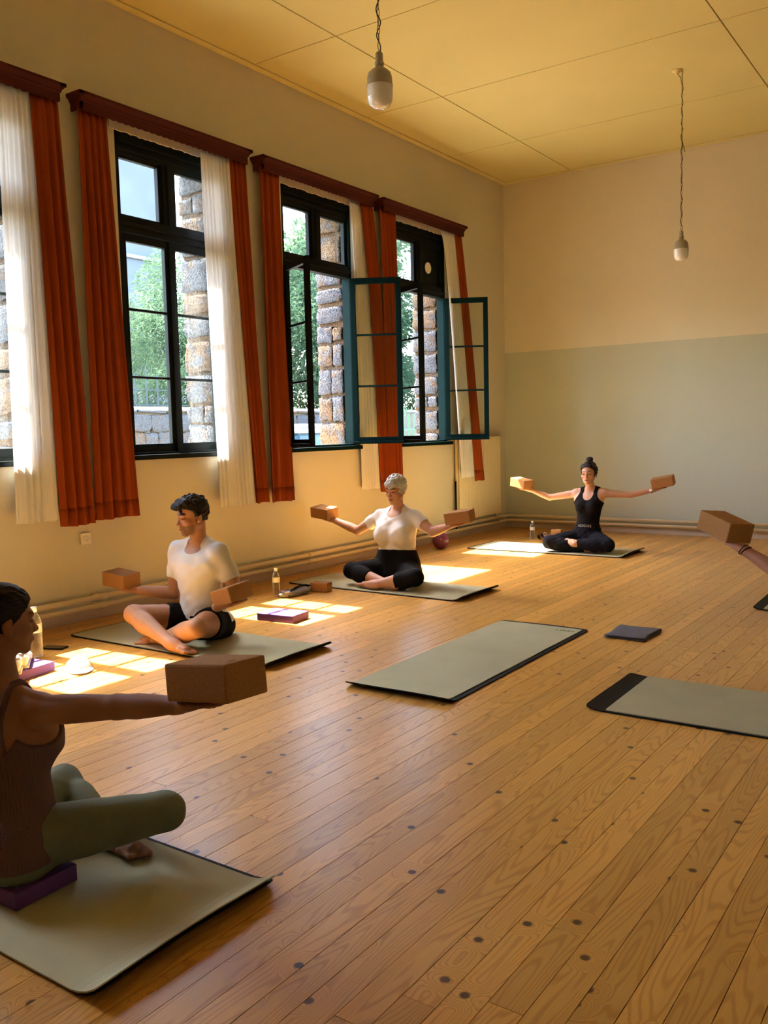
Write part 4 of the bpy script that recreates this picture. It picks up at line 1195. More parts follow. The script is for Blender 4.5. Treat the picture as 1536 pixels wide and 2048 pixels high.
bg = empty('cloth_bag', (0.715, -5.085, 0), 'crumpled grey cloth bag with a dark strap on the floor', 'bag', rz=1.35)
bm = bmesh.new(); bmesh.ops.create_icosphere(bm, subdivisions=4, radius=1.0)
for v in bm.verts:
    u, w, h = v.co
    n_ = 0.16 * math.sin(5 * u + 3 * w) + 0.10 * math.sin(9 * w - 4 * u + 1) + 0.07 * math.sin(13 * u + 7 * h)
    v.co = Vector((u * 0.165 * (1 + 0.15 * n_), w * 0.062 * (1 + 0.5 * n_), max(0.001, 0.022 + h * 0.030 * (1 + n_) + 0.012 * max(0, u))))
bm_obj('pouch', bm, MAT['grey_bag'], bg, smooth=True, world=False)
bm = bmesh.new()
pts = [(-0.10, -0.05, 0.010), (-0.06, -0.03, 0.048), (0.0, -0.005, 0.060), (0.07, 0.02, 0.066), (0.14, 0.03, 0.060), (0.19, 0.06, 0.02), (0.14, 0.10, 0.008)]
tube(bm, pts, 0.009, 8); bm_obj('strap', bm, MAT['mat_black'], bg, smooth=True, world=False)
bm = bmesh.new(); box(bm, (-0.12, -0.05, 0.036), (-0.075, 0.05, 0.047), 0.004); bm_obj('white_flap', bm, MAT['foam_print'], bg, world=False)

ph = empty('mobile_phone', (0.545, -7.16, 0.0005), 'black phone lying flat on the floor behind the tall bottle', 'phone', rz=0.4)
bm = bmesh.new(); box(bm, (-0.075, -0.037, 0.0), (0.075, 0.037, 0.009), 0.003); bm_obj('case', bm, MAT['mat_black'], ph, world=False)
bm = bmesh.new(); box(bm, (-0.071, -0.033, 0.009), (0.071, 0.033, 0.0098)); bm_obj('screen', bm, MAT['phone_black'], ph, world=False)

st = empty('yoga_strap', (0.985, -1.075, 0), 'rolled dark yoga strap with a metal ring by the far wall', 'strap', rz=0.2)
bm = bmesh.new()
pts = []
for i in range(90):
    a = i * 0.28; r_ = 0.008 + 0.0012 * i * 0.28
    pts.append((r_ * math.cos(a), r_ * math.sin(a) + 0.04))
ins = [[bm.verts.new((px_, w_, py_ + 0.002)) for px_, py_ in pts] for w_ in (-0.02, 0.02)]
for i in range(len(pts) - 1): bm.faces.new((ins[0][i], ins[0][i + 1], ins[1][i + 1], ins[1][i]))
bmesh.ops.solidify(bm, geom=list(bm.faces), thickness=0.0022)
bm_obj('roll', bm, MAT['strap_cloth'], st, world=False)
bm = bmesh.new(); tube(bm, [(0.052 + 0.02 * math.cos(a), 0.0, 0.068 + 0.018 * math.sin(a)) for a in np.linspace(0, 6.283, 20)], 0.0028, 8, cap=False); bm_obj('ring', bm, MAT['ring_metal'], st, smooth=True, world=False)
# ================================================================== PEOPLE
# bodies are one continuous surface each: rounded limbs and lofts blended as a distance field, then meshed
F32 = np.float32
def V3(*a): return np.array(a, F32)
def nrm(v): v = np.asarray(v, F32); return v / np.linalg.norm(v)
def smin(a, b, k):
    h = np.clip(0.5 + 0.5 * (b - a) / k, 0, 1)
    return b + (a - b) * h - k * h * (1 - h)
def smax(a, b, k): return -smin(-a, -b, k)

def limb(a, b, rs):
    a = np.asarray(a, F32); b = np.asarray(b, F32); ab = b - a; L2 = max(float(ab @ ab), 1e-9)
    ts = np.linspace(0, 1, len(rs)); rs = np.asarray(rs, F32)
    def f(P):
        q = P - a
        t = np.clip((q @ ab) / L2, 0, 1)
        q = q - t[..., None] * ab
        return (np.sqrt((q * q).sum(-1)) - np.interp(t, ts, rs)).astype(F32)
    return f
def ell(c, ax, r):
    c = np.asarray(c, F32); M = np.asarray(ax, F32).T; r = np.asarray(r, F32)
    def f(P):
        l = (P - c) @ M
        k0 = np.sqrt(((l / r) ** 2).sum(-1)); k1 = np.sqrt(((l / (r * r)) ** 2).sum(-1))
        return (k0 * (k0 - 1) / np.maximum(k1, 1e-4)).astype(F32)
    return f
def loft(o, X, Y, Z, ws, a, b, c):
    """elliptic cross-sections along Z from o; half widths a (along X), half depths b (along Y), centre shift c (along Y)"""
    o = np.asarray(o, F32); M = np.stack([X, Y, Z]).astype(F32).T
    ws = np.asarray(ws, F32)
    wf = np.linspace(ws[0], ws[-1], 60)
    def sm(v):
        y = np.interp(wf, ws, v)
        for _ in range(3): y[1:-1] = 0.25 * y[:-2] + 0.5 * y[1:-1] + 0.25 * y[2:]
        return y
    a, b, c = sm(a), sm(b), sm(c)
    def f(P):
        l = (P - o) @ M
        w = np.clip(l[..., 2], ws[0], ws[-1])
        A = np.interp(w, wf, a); B = np.interp(w, wf, b); Cc = np.interp(w, wf, c)
        u = l[..., 0]; v = l[..., 1] - Cc
        k0 = np.sqrt((u / A) ** 2 + (v / B) ** 2); k1 = np.sqrt((u / A ** 2) ** 2 + (v / B ** 2) ** 2)
        d = k0 * (k0 - 1) / np.maximum(k1, 1e-3)
        dw = l[..., 2] - w
        return np.where(dw == 0, d, np.sqrt(np.maximum(d, 0) ** 2 + dw * dw)).astype(F32)
    return f
def plane(p, n):
    p = np.asarray(p, F32); n = nrm(n)
    return lambda P: ((P - p) @ n).astype(F32)

def mesh_field(compose, lo, hi, h):
    nb = 8
    dims = [int(math.ceil((hi[i] - lo[i]) / (h * nb))) for i in range(3)]
    lo = np.asarray(lo, F32)
    ii = np.stack(np.meshgrid(*[np.arange(d) for d in dims], indexing='ij'), -1).reshape(-1, 3)
    C = (lo + (ii * nb + (nb - 1) / 2) * h).astype(F32)[:, None, :]
    hd = math.sqrt(3) * nb / 2 * h
    dc = compose(lambda p: p(C))[:, 0]
    act = np.abs(dc) < hd * 1.35 + 0.004
    G = np.where(dc < 0, -1.0, 1.0).astype(F32)
    grid = np.repeat(np.repeat(np.repeat(G.reshape(dims), nb, 0), nb, 1), nb, 2)
    ia = ii[act]
    off = np.stack(np.meshgrid(*[np.arange(nb)] * 3, indexing='ij'), -1).reshape(-1, 3)
    P = (lo + (ia[:, None, :] * nb + off[None]) * h).astype(F32)
    Ca = C[act]
    def get(p):
        d0 = p(Ca)
        sel = d0[:, 0] < hd + 0.075
        out = np.repeat(d0, P.shape[1], 1)
        if sel.any(): out[sel] = p(P[sel])
        return out
    D = compose(get)
    gi = ia[:, None, :] * nb + off[None]
    grid[gi[..., 0], gi[..., 1], gi[..., 2]] = D
    s = grid < 0
    c = np.zeros([n - 1 for n in s.shape], np.uint8)
    for dx in (0, 1):
        for dy in (0, 1):
            for dz in (0, 1):
                c += s[dx:s.shape[0] - 1 + dx, dy:s.shape[1] - 1 + dy, dz:s.shape[2] - 1 + dz]
    cells = np.argwhere((c > 0) & (c < 8))
    idx = np.full(c.shape, -1, np.int32); idx[cells[:, 0], cells[:, 1], cells[:, 2]] = np.arange(len(cells))
    corners = [(0, 0, 0), (1, 0, 0), (0, 1, 0), (1, 1, 0), (0, 0, 1), (1, 0, 1), (0, 1, 1), (1, 1, 1)]
    val = np.stack([grid[cells[:, 0] + a, cells[:, 1] + b, cells[:, 2] + d] for a, b, d in corners], 1)
    acc = np.zeros((len(cells), 3)); cnt = np.zeros(len(cells))
    ca = np.array(corners, float)
    for i in range(8):
        for j in range(i + 1, 8):
            if np.abs(ca[i] - ca[j]).sum() != 1: continue
            m_ = (val[:, i] < 0) != (val[:, j] < 0)
            t = val[m_, i] / (val[m_, i] - val[m_, j])
            acc[m_] += ca[i] + t[:, None] * (ca[j] - ca[i]); cnt[m_] += 1
    Vt = lo + (cells + acc / cnt[:, None]) * h
    quads = []
    s0 = val[:, 0] < 0
    for ax, ci in ((0, 1), (1, 2), (2, 4)):
        m_ = (s0 != (val[:, ci] < 0))
        o1, o2 = [(1, 2), (2, 0), (0, 1)][ax]
        e1 = np.eye(3, dtype=int)[o1]; e2 = np.eye(3, dtype=int)[o2]
        cc = cells[m_]; sg = s0[m_]
        ok = (cc[:, o1] > 0) & (cc[:, o2] > 0); cc = cc[ok]; sg = sg[ok]
        q = np.stack([idx[tuple((cc - e1 - e2).T)], idx[tuple((cc - e2).T)], idx[tuple(cc.T)], idx[tuple((cc - e1).T)]], 1)
        q[~sg] = q[~sg][:, ::-1]
        quads.append(q)
    Q = np.concatenate(quads)
    Q = Q[(Q >= 0).all(1)]
    # one light smoothing pass along the mesh
    for lam in (0.35, -0.2):
        e = np.concatenate([Q[:, [0, 1]], Q[:, [1, 2]], Q[:, [2, 3]], Q[:, [3, 0]]])
        sm_ = np.zeros_like(Vt); k = np.zeros(len(Vt))
        np.add.at(sm_, e[:, 0], Vt[e[:, 1]]); np.add.at(k, e[:, 0], 1)
        Vt = Vt + lam * (sm_ / np.maximum(k, 1)[:, None] - Vt)
    return Vt, Q

def field_obj(name, VQ, mat, parent, col=None):
    Vt, Q = VQ
    loc = np.array(parent.location)
    me = bpy.data.meshes.new(name)
    me.vertices.add(len(Vt)); me.vertices.foreach_set('co', (Vt - loc).astype(F32).ravel())
    me.loops.add(len(Q) * 4); me.loops.foreach_set('vertex_index', Q.astype(np.int32).ravel())
    me.polygons.add(len(Q)); me.polygons.foreach_set('loop_start', np.arange(len(Q), dtype=np.int32) * 4)
    me.polygons.foreach_set('loop_total', np.full(len(Q), 4, np.int32))
    me.update(calc_edges=True)
    me.polygons.foreach_set('use_smooth', np.ones(len(Q), bool))
    if col is not None:
        at = me.color_attributes.new('Col', 'FLOAT_COLOR', 'POINT')
        at.data.foreach_set('color', np.concatenate([col, np.ones((len(col), 1))], 1).astype(F32).ravel())
    return mesh_obj(name, me, mat, parent)

def chain(G, seq):
    """seq of (op, prim, k); op u = blend in, s = carve out"""
    d = None
    for op, p, k in seq:
        v = G(p)
        if d is None: d = v
        elif op == 'u': d = smin(d, v, k)
        else: d = smax(d, -v, k)
    return d

def waves(P, amp, f1, f2, f3, ph=0.0):
    return amp * (np.sin(P @ V3(*f1) + ph) * 0.5 + np.sin(P @ V3(*f2) + 1.3 * ph + 1) * 0.3 + np.sin(P @ V3(*f3) + 2 * ph + 2) * 0.2)

mat_attr('skin')
mat_attr('hair_mat', rough=0.55, sss=0.0, spec=0.2, bump=0.25, bscale=180, var=0.25)

class Person:
    def __init__(self, J, male, s, face, pitch, skin, lip, hair_col, brow, label, hands, torso, h, stub=0.0, arms=(1.0, 1.0), roll=0.0):
        self.J = J = {k: V3(*v) for k, v in J.items()}
        self.male, self.s, self.h = male, s, h
        U = nrm(J['neck'] - J['pelvis']); Lv = J['shL'] - J['shR']; Lv = nrm(Lv - U * (Lv @ U)); Fv = np.cross(Lv, U)
        self.U, self.L, self.F = U, Lv, Fv
        TL = float(np.linalg.norm(J['neck'] - J['pelvis'])); self.TL = TL
        self.root = empty('person', (float(J['pelvis'][0]), float(J['pelvis'][1]), 0.0), label, 'person')
        ws = np.array([-0.20, -0.10, 0.0, 0.15, 0.36, 0.60, 0.78, 0.90, 1.0, 1.06]) * TL
        if male:
            a = [.11, .155, .165, .160, .146, .168, .176, .150, .085, .055]; b = [.09, .115, .118, .108, .100, .116, .118, .096, .068, .05]; c = [.0, -.01, -.012, .0, .006, .008, .0, -.012, -.016, -.016]
        else:
            a = [.12, .168, .172, .150, .118, .136, .146, .124, .070, .045]; b = [.10, .125, .120, .100, .088, .098, .098, .082, .058, .042]; c = [.0, -.014, -.016, -.002, .004, .004, -.002, -.012, -.014, -.014]
        a = np.array(a) * torso[0] * s; a[3:5] *= (torso[3] if len(torso) > 3 else 1.0); b = np.array(b) * torso[1] * s; c = np.array(c) * s
        self.loft = loft(J['pelvis'], Lv, Fv, U, ws, a, b, c)
        t = [('u', self.loft, 0)]
        m = 1.0 if male else 0.84
        for sd, sh in ((-1, J['shR']), (1, J['shL'])):
            t.append(('u', limb(J['neck'] + U * 0.018 * s - Fv * 0.018, sh + U * 0.006 * s, np.array([.040, .045, .049]) * s * m), 0.03))
            t.append(('u', ell(sh - U * 0.07 * s + Fv * 0.03 - Lv * sd * 0.055, (Lv, Fv, U), np.array([.075, .06, .085]) * s * m), 0.04))
            t.append(('u', ell(J['pelvis'] - Fv * 0.045 * s + Lv * sd * 0.075 * s - U * 0.035, (Lv, Fv, U), np.array([.105, .11, .095]) * s), 0.04))
        self.bust = []
        if not male:
            for sd in (-1, 1):
                self.bust.append(('u', ell(J['pelvis'] + U * TL * (torso[4] if len(torso) > 4 else 0.64) + Fv * (0.075 * s * torso[1]) + Lv * sd * 0.068 * s * torso[0], (Lv, Fv, U), np.array([.062, .052, .066]) * s * torso[2]), 0.035))
        self.t_seq = t + self.bust
        ua = np.array([.050, .052, .047, .040]) * s * m; fa = np.array([.040, .043, .036, .026]) * s * m
        self.arm = {}; self.upper = {}
        for q, (sd, am) in {'R': (-1, arms[0]), 'L': (1, arms[1])}.items():
            if 'el' + q not in J: continue
            sh, el, wr = J['sh' + q], J['el' + q], J['wr' + q]
            self.upper[q] = limb(sh, el, ua * am)
            seq = [('u', limb(sh, el, ua * am), 0), ('u', limb(el, wr, fa * am), 0.015), ('u', ell(sh, (Lv, Fv, U), np.array([.054, .054, .056]) * s * m), 0.02)]
            if q in hands: seq += self.hand(q, wr, *hands[q], m * s)
            self.arm[q] = seq
        th = np.array([.092, .086, .074, .058]) * s * (1 if male else .98); ca = np.array([.052, .058, .046, .034]) * s * (1 if male else .95)
        self.leg = {}; self.thigh = {}; self.calf = {}
        for q, sd in (('R', -1), ('L', 1)):
            hip = J['pelvis'] + Lv * sd * 0.088 * s - U * 0.005; J['hip' + q] = hip
            kn, an = J['knee' + q], J['ank' + q]
            fd = nrm(J['toe' + q] - an); fl = J['toe' + q] - an
            up = V3(0, 0, 1); lat = nrm(np.cross(fd, nrm(0.8 * up + 0.6 * nrm(kn - an))))
            ball = an + fd * 0.115 * s
            self.thigh[q] = limb(hip, kn, th); self.calf[q] = limb(kn, an, ca)
            seq = [('u', self.thigh[q], 0), ('u', limb(kn, kn + nrm(an - kn) * 0.02, [.053 * s, .053 * s]), 0.02), ('u', self.calf[q], 0.02),
                   ('u', ell(kn + nrm(an - kn) * 0.13 - up * 0.012, (nrm(an - kn), nrm(np.cross(up, nrm(an - kn))), np.cross(nrm(an - kn), nrm(np.cross(up, nrm(an - kn))))), np.array([.10, .05, .055]) * s), 0.03),
                   ('u', limb(an - fd * 0.045 * s - nrm(kn - an) * 0.022, an + fd * 0.03 * s, np.array([.031, .034]) * s), 0.02),
                   ('u', limb(an + fd * 0.01, ball, np.array([.034, .029]) * s), 0.02)]
            for k in range(5):
                o = (k - 2) * 0.0155 * s
                ln = [0.062, 0.058, 0.054, 0.048, 0.042][k] * s; r_ = [.0125, .0095, .009, .0085, .008][k] * s
                p0 = ball - fd * 0.02 + lat * o; p1 = ball + fd * (ln - 0.012) + lat * o * 1.15
                seq.append(('u', limb(p0, p1, [0.016 * s, r_ * 1.05, r_]), 0.006))
            self.leg[q] = seq
        # head
        fy = nrm(V3(math.cos(math.radians(face)) * math.cos(pitch), math.sin(math.radians(face)) * math.cos(pitch), math.sin(pitch)))
        up0 = nrm(V3(0, 0, 1) + Lv * roll)
        hx = nrm(np.cross(fy, up0)); hz = np.cross(hx, fy)
        self.hf = (hx, fy, hz); self.hs = hs = s * (1.0 if male else 0.965)
        H = J['head']
        def w(x, y, z): return H + (hx * x + fy * y + hz * z) * hs
        self.w = w
        E = lambda c, r: ell(w(*c), self.hf, np.array(r) * hs)
        Lm = lambda a_, b_, r: limb(w(*a_), w(*b_), np.array(r) * hs)
        hd = [('u', E((0, -.012, .035), (.074, .095, .080)), 0), ('u', E((0, .030, -.03), (.057, .060, .082)), 0.02 * hs)]
        jw = .018 if male else .013
        for sd in (-1, 1):
            hd += [('u', Lm((sd * .050, .002, -.055), (sd * .018, .066, -.098), [.020 if male else .017, jw]), 0.02)]
        hd += [('u', E((0, .072, -.098), (.022 if male else .017, .018, .018)), 0.015)]
        for sd in (-1, 1):
            hd += [('u', Lm((sd * .040, .075, .019), (0, .083, .017), [.010, .012 if male else .010]), 0.014), ('u', E((sd * .043, .058, -.028), (.019, .019, .017)), 0.018)]
        for sd in (-1, 1): hd.append(('s', E((sd * .031, .096, -.002), (.017, .016, .012)), 0.012))
        for sd in (-1, 1): hd.append(('u', E((sd * .031, .0735, -.002), (.0145, .0135, .0125)), 0.003))
        hd += [('u', Lm((0, .082, .008), (0, .105, -.033), [.0065, .0105]), 0.008), ('u', E((0, .106, -.036), (.011, .011, .010)), 0.004)]
        for sd in (-1, 1): hd.append(('u', E((sd * .0125, .095, -.039), (.0075, .010, .007)), 0.006))
        hd += [('u', E((0, .083, -.066), (.026, .012, .018)), 0.012)]
        for sd in (-1, 1):
            hd += [('u', Lm((sd * .021, .087, -.066), (0, .0965, -.0625), [.0025, .0045]), 0.004), ('u', Lm((sd * .019, .087, -.069), (0, .0955, -.0725), [.0025, .0058]), 0.004)]
        hd.append(('s', Lm((-.022, .0925, -.0675), (.022, .0925, -.0675), [.0012, .0035, .0012]), 0.004))
        for sd in (-1, 1):
            ex = nrm(hx * 1.0 + fy * (-0.45) * sd); ey = nrm(np.cross(hz, ex))
            hd += [('u', ell(w(sd * .077, -.014, -.010), (ex, ey, hz), np.array([.009, .019, .031]) * hs), 0.006), ('u', E((sd * .074, -.006, -.035), (.008, .009, .010)), 0.006),
                   ('s', E((sd * .089, -.007, -.006), (.010, .009, .017)), 0.006)]
        nk = np.array([.052, .050, .054] if male else [.046, .043, .047])
        hd.append(('u', limb(w(0, -.022, -.045), J['neck'] - U * 0.01, nk * s), 0.022))
        self.hd = hd
        # colours
        def colour(Vt):
            l = np.stack([(Vt - H) @ hx, (Vt - H) @ fy, (Vt - H) @ hz], 1) / hs
            col = np.tile(np.array(skin), (len(Vt), 1))
            x, y, z = np.abs(l[:, 0]), l[:, 1], l[:, 2]
            inh = (np.abs(l) < np.array([.1, .13, .13])).all(1)
            # warm cheeks, nose, ears
            wgt = np.exp(-(((x - .045) / .022) ** 2 + ((z + .03) / .022) ** 2)) * (y > .03) + np.exp(-((x / .015) ** 2 + ((z + .034) / .015) ** 2)) * (y > .08) + 0.8 * (x > .074) * (np.abs(z) < .05)
            wgt = np.clip(wgt * inh, 0, 1)[:, None]
            col = col * (1 - 0.35 * wgt) + np.array([skin[0] * 1.05, skin[1] * 0.72, skin[2] * 0.66]) * 0.35 * wgt
            if stub:
                k = stub * np.clip((-.042 - z) / .012, 0, 1) * np.clip((y - .012) / .02, 0, 1) * np.clip((z + .135) / .02, 0, 1) * inh
                k = np.maximum(k, stub * ((x < .028) & (z > -.060) & (z < -.048) & (y > .08)) * inh)[:, None]
                col = col * (1 - k) + np.array(brow) * 1.6 * k
            lm = (x < .023) & (y > .086) & (z > -.0785 + x * .25) & (z < -.0575 - x * .25) & inh
            col[lm] = lip
            ml = (x < .022) & (y > .084) & (np.abs(z + .0672) < .0019) & inh
            col[ml] = np.array(lip) * 0.35
            bz = .0255 - .10 * (x - .03) ** 2 / .03
            bw_ = .0052 if male else .0036
            k = (np.clip(1.5 - np.abs(z - bz - .002) / bw_, 0, 1) * np.clip((x - .008) / .006, 0, 1) * np.clip((.053 - x) / .008, 0, 1) * (y > .055) * inh)[:, None]
            col = col * (1 - k) + np.array(brow) * k
            ez = np.abs(z + .0030); ew = np.abs(x - .031)
            k = (np.clip(1.7 - np.sqrt((ew / .0125) ** 2 + (ez / .0046) ** 2), 0, 1) * (y > .06) * inh)[:, None]
            col = col * (1 - k * 0.9) + np.array([0.035, 0.022, 0.016]) * k * 0.9
            # nails and soles a touch paler
            return np.clip(col, 0, 1)
        body = lambda G: self.compose(G)
        pts = np.stack([J[k] for k in J])
        self.lo = pts.min(0) - 0.16; self.hi = pts.max(0) + 0.16
        for q in hands:
            e_ = np.asarray(hands[q][0], F32)
            self.lo = np.minimum(self.lo, e_ - 0.17); self.hi = np.maximum(self.hi, e_ + 0.17)
        self.lo[2] = -0.02
        VQ = mesh_field(body, self.lo, self.hi, h)
        field_obj('body', VQ, MAT['skin'], self.root, colour(VQ[0]))

    def hand(self, q, wr, bc, bz, bh, ms):
        """open palm under a block: bc block centre, bz its up axis, bh its height"""
        Z = nrm(bz); bc = np.asarray(bc, F32)
        pc = bc - Z * (bh / 2 + 0.0135)
        D = pc - wr; D = nrm(D - Z * (D @ Z))
        S = np.cross(Z, D) * (-1 if q == 'R' else 1)         # thumb side
        sc = ms * 1.02
        K = wr + D * 0.098 * sc; K = K - Z * ((K - pc) @ Z)
        D2 = nrm(K - wr)
        mid = (wr + K) / 2
        X = D2; Yv = nrm(np.cross(Z, X)); Zv = np.cross(X, Yv)
        out = [('u', ell(mid + X * 0.008, (X, Yv, Zv), np.array([.062, .040, .0155]) * sc), 0.016),
               ('u', limb(K - S * 0.028 * sc - X * 0.01, K + S * 0.028 * sc - X * 0.004, np.array([.0125, .0135, .0125]) * sc), 0.012),
               ('u', limb(wr - X * 0.01, wr + X * 0.035, np.array([.026, .021]) * sc), 0.02),
               ('u', ell(wr + X * 0.045 * sc + S * 0.026 * sc + Zv * 0.002, (X, Yv, Zv), np.array([.034, .016, .0135]) * sc), 0.012)]
        for k, (o, ln, r) in enumerate(((0.030, .070, .0088), (0.0105, .078, .0092), (-0.0095, .073, .0088), (-0.0285, .056, .0078))):
            b = K + S * o * sc
            spread = D + S * (o * 2.2)
            f = nrm(spread)
            j1 = b + f * ln * 0.5 * sc - Z * 0.003; j2 = b + f * ln * 0.8 * sc - Z * 0.002; j3 = b + f * ln * 1.05 * sc + Z * 0.002
            out += [('u', limb(b - f * 0.012, j1, np.array([r * 1.15, r]) * sc), 0.005), ('u', limb(j1, j2, np.array([r, r * .92]) * sc), 0.003), ('u', limb(j2, j3, np.array([r * .92, r * .78]) * sc), 0.003)]
        b = wr + X * 0.030 * sc + S * 0.024 * sc
        t1 = b + X * 0.032 * sc + S * 0.026 * sc - Z * 0.001; t2 = t1 + nrm(X * 0.9 + S * 0.45) * 0.027 * sc; t3 = t2 + nrm(X + S * 0.15) * 0.022 * sc
        out += [('u', limb(b, t1, np.array([.014, .0115]) * sc), 0.01), ('u', limb(t1, t2, np.array([.0112, .0102]) * sc), 0.003), ('u', limb(t2, t3, np.array([.0102, .0085]) * sc), 0.003)]
        return out

    def compose(self, G, floor_z=0.0122):
        d = chain(G, self.t_seq)
        d = smin(d, chain(G, self.hd), 0.018)
        for q in self.arm: d = smin(d, chain(G, self.arm[q]), 0.022)
        lg = [chain(G, self.leg[q]) for q in self.leg]
        l = lg[0]
        for x in lg[1:]: l = smin(l, x, 0.006)
        d = smin(d, l, 0.03)
        return smax(d, floor_z - G(plane((0, 0, 0), (0, 0, 1))), 0.006)

    # ---- clothing: shells that follow the body and stop at clean edges
    def garment(self, name, fn, mat, h=None):
        VQ = mesh_field(fn, self.lo, self.hi, h or self.h)
        return field_obj(name, VQ, mat, self.root)

    def tshirt(self, mat, off=0.012, sleeve=0.62, hem=0.02, scoop=0.075, neck_r=0.066, fold=0.004):
        J, U, Lv, Fv, s = self.J, self.U, self.L, self.F, self.s
        def fn(G):
            d = chain(G, self.t_seq) - off
            d = smax(d, -G(plane(J['pelvis'] + U * hem, U)), 0.004)
            for q in self.upper:
                sh, el = J['sh' + q], J['el' + q]; ad = nrm(el - sh)
                a = np.minimum(G(self.upper[q]), G(ell(sh, (Lv, Fv, U), np.array([.052, .052, .054]) * s))) - (off + 0.004)
                a = smax(a, G(plane(sh + (el - sh) * sleeve, ad)), 0.003)
                d = smin(d, a, 0.03)
            cr = lambda P: waves(P, fold, (40, 30, 55), (-60, 25, 80), (90, -70, 40), 0.7)
            d = d - G(cr)
            d = smax(d, -G(limb(J['neck'] + Fv * 0.02 * s - U * 0.005, J['neck'] + U * 0.25 + Fv * 0.05, [neck_r * s, neck_r * s * 1.1])), 0.004)
            d = smax(d, -G(ell(J['neck'] + Fv * 0.085 * s - U * 0.015, (Lv, Fv, U), np.array([.075, .085, scoop]) * s)), 0.004)
            fl = G(plane((0, 0, 0.02), (0, 0, 1)))
            return smax(d, -fl, 0.003)
        return self.garment('tshirt', fn, mat)

    def tank(self, mat, off=0.006, hem=0.0, arm_r=0.098, neck_r=0.062, scoop=0.085, low_back=None, top=None, strap=None, fold=0.0015):
        J, U, Lv, Fv, s = self.J, self.U, self.L, self.F, self.s
        def fn(G):
            d = chain(G, self.t_seq) - off
            d = d - G(lambda P: waves(P, fold, (60, 30, 95), (-80, 25, 120), (90, -70, 60), 0.3))
            d = smax(d, -G(plane(J['pelvis'] + U * hem, U)), 0.004)
            for sd, q in ((-1, 'R'), (1, 'L')):
                sh = J['sh' + q] + Lv * sd * 0.012
                d = smax(d, -G(ell(sh, (Lv, Fv, U), np.array([arm_r * 0.86, .14, arm_r * 1.12]) * s)), 0.004)
            d = smax(d, -G(limb(J['neck'] + Fv * 0.015 * s, J['neck'] + U * 0.25, [neck_r * s, neck_r * s])), 0.004)
            d = smax(d, -G(ell(J['neck'] + Fv * 0.085 * s - U * 0.03, (Lv, Fv, U), np.array([.062, .085, scoop]) * s)), 0.004)
            if low_back is not None:
                d = smax(d, -G(ell(J['neck'] - Fv * 0.11 * s - U * low_back[0], (Lv, Fv, U), np.array([low_back[1], .10, low_back[2]]) * s)), 0.004)
            if top is not None:
                d = smax(d, G(plane(J['pelvis'] + U * self.TL * top, U)), 0.004)
            if strap is not None:
                b = chain(G, self.t_seq) - off
                b = smax(b, -G(plane(J['pelvis'] + U * self.TL * strap[2], U)), 0.003)
                for sd in (-1, 1):
                    q = G(plane(J['neck'] + Lv * sd * strap[0], Lv + Fv * sd * 0.12))
                    d = np.minimum(d, smax(b, np.abs(q) - strap[1], 0.003))
            return smax(d, 0.02 - G(plane((0, 0, 0), (0, 0, 1))), 0.003)
        return self.garment('tank_top', fn, mat)

    def legwear(self, name, mat, waist, leg_to, off=0.006, fold=0.002, seat_floor=0.0118, on_calf=True):
        """waist = height of the waistband along the spine; leg_to = end on the thigh (0..1) or the calf (1..2)"""
        J, U, s = self.J, self.U, self.s
        def fn(G):
            d = smax(chain(G, self.t_seq) - off, G(plane(J['pelvis'] + U * waist, U)), 0.004)
            for q in self.leg:
                hip, kn, an = J['hip' + q], J['knee' + q], J['ank' + q]
                t = leg_to[q]
                if t <= 1:
                    l = smax(G(self.thigh[q]) - off * 1.4, G(plane(hip + (kn - hip) * t, kn - hip)), 0.003)
                else:
                    l = smin(G(self.thigh[q]), G(limb(kn, kn + nrm(an - kn) * 0.02, [.053 * s, .053 * s])), 0.02)
                    c2 = smin(G(self.leg[q][2][1]), G(self.leg[q][3][1]), 0.03)
                    if t < 1.99: c2 = smax(c2, G(plane(kn + (an - kn) * (t - 1), an - kn)), 0.003)
                    l = smin(l, c2, 0.02) - off
                d = smin(d, l, 0.025)
            d = d - G(lambda P: waves(P, fold, (70, 30, 55), (-90, 65, 80), (120, -70, 40), 1.7))
            return smax(d, seat_floor - G(plane((0, 0, 0), (0, 0, 1))), 0.004)
        return self.garment(name, fn, mat)

    def hair(self, col, off=(.010, .012, .012), line=None, nape=-0.075, extra=(), strand=0.0018, tone=0.30, locks=None):
        hx, fy, hz = self.hf; H, hs, w = self.J['head'], self.hs, self.w
        line = line or ([-.12, -.05, -.02, .01, .04, .062, .10], [-.045, -.030, -.012, .012, .040, .074, .10])
        M = np.stack([hx, fy, hz]).astype(F32).T
        cap = ell(w(0, -.013, .036), self.hf, (np.array([.074, .095, .080]) + np.array(off)) * hs)
        def cut(P):
            l = (P - H) @ M / hs
            d = l[..., 1] - np.interp(l[..., 2], line[0], line[1])
            return (d * hs).astype(F32)
        def rough(P):
            l = (P - H) @ M / hs
            a = np.arctan2(l[..., 0], l[..., 2] + 0.02)
            return (strand * (0.8 * np.sin(a * 19 + 5 * np.sin(l[..., 1] * 33 + 2 * np.sin(a * 6))) + 0.7 * np.sin(a * 43 + l[..., 1] * 75 + 5 * np.sin(l[..., 2] * 47)) + 0.6 * np.sin(l[..., 1] * 66 + 4 * np.sin(a * 9) + l[..., 2] * 50))).astype(F32)
        ex = [(limb(w(*a_), w(*b_), np.array(r) * hs), k) for a_, b_, r, k in extra]
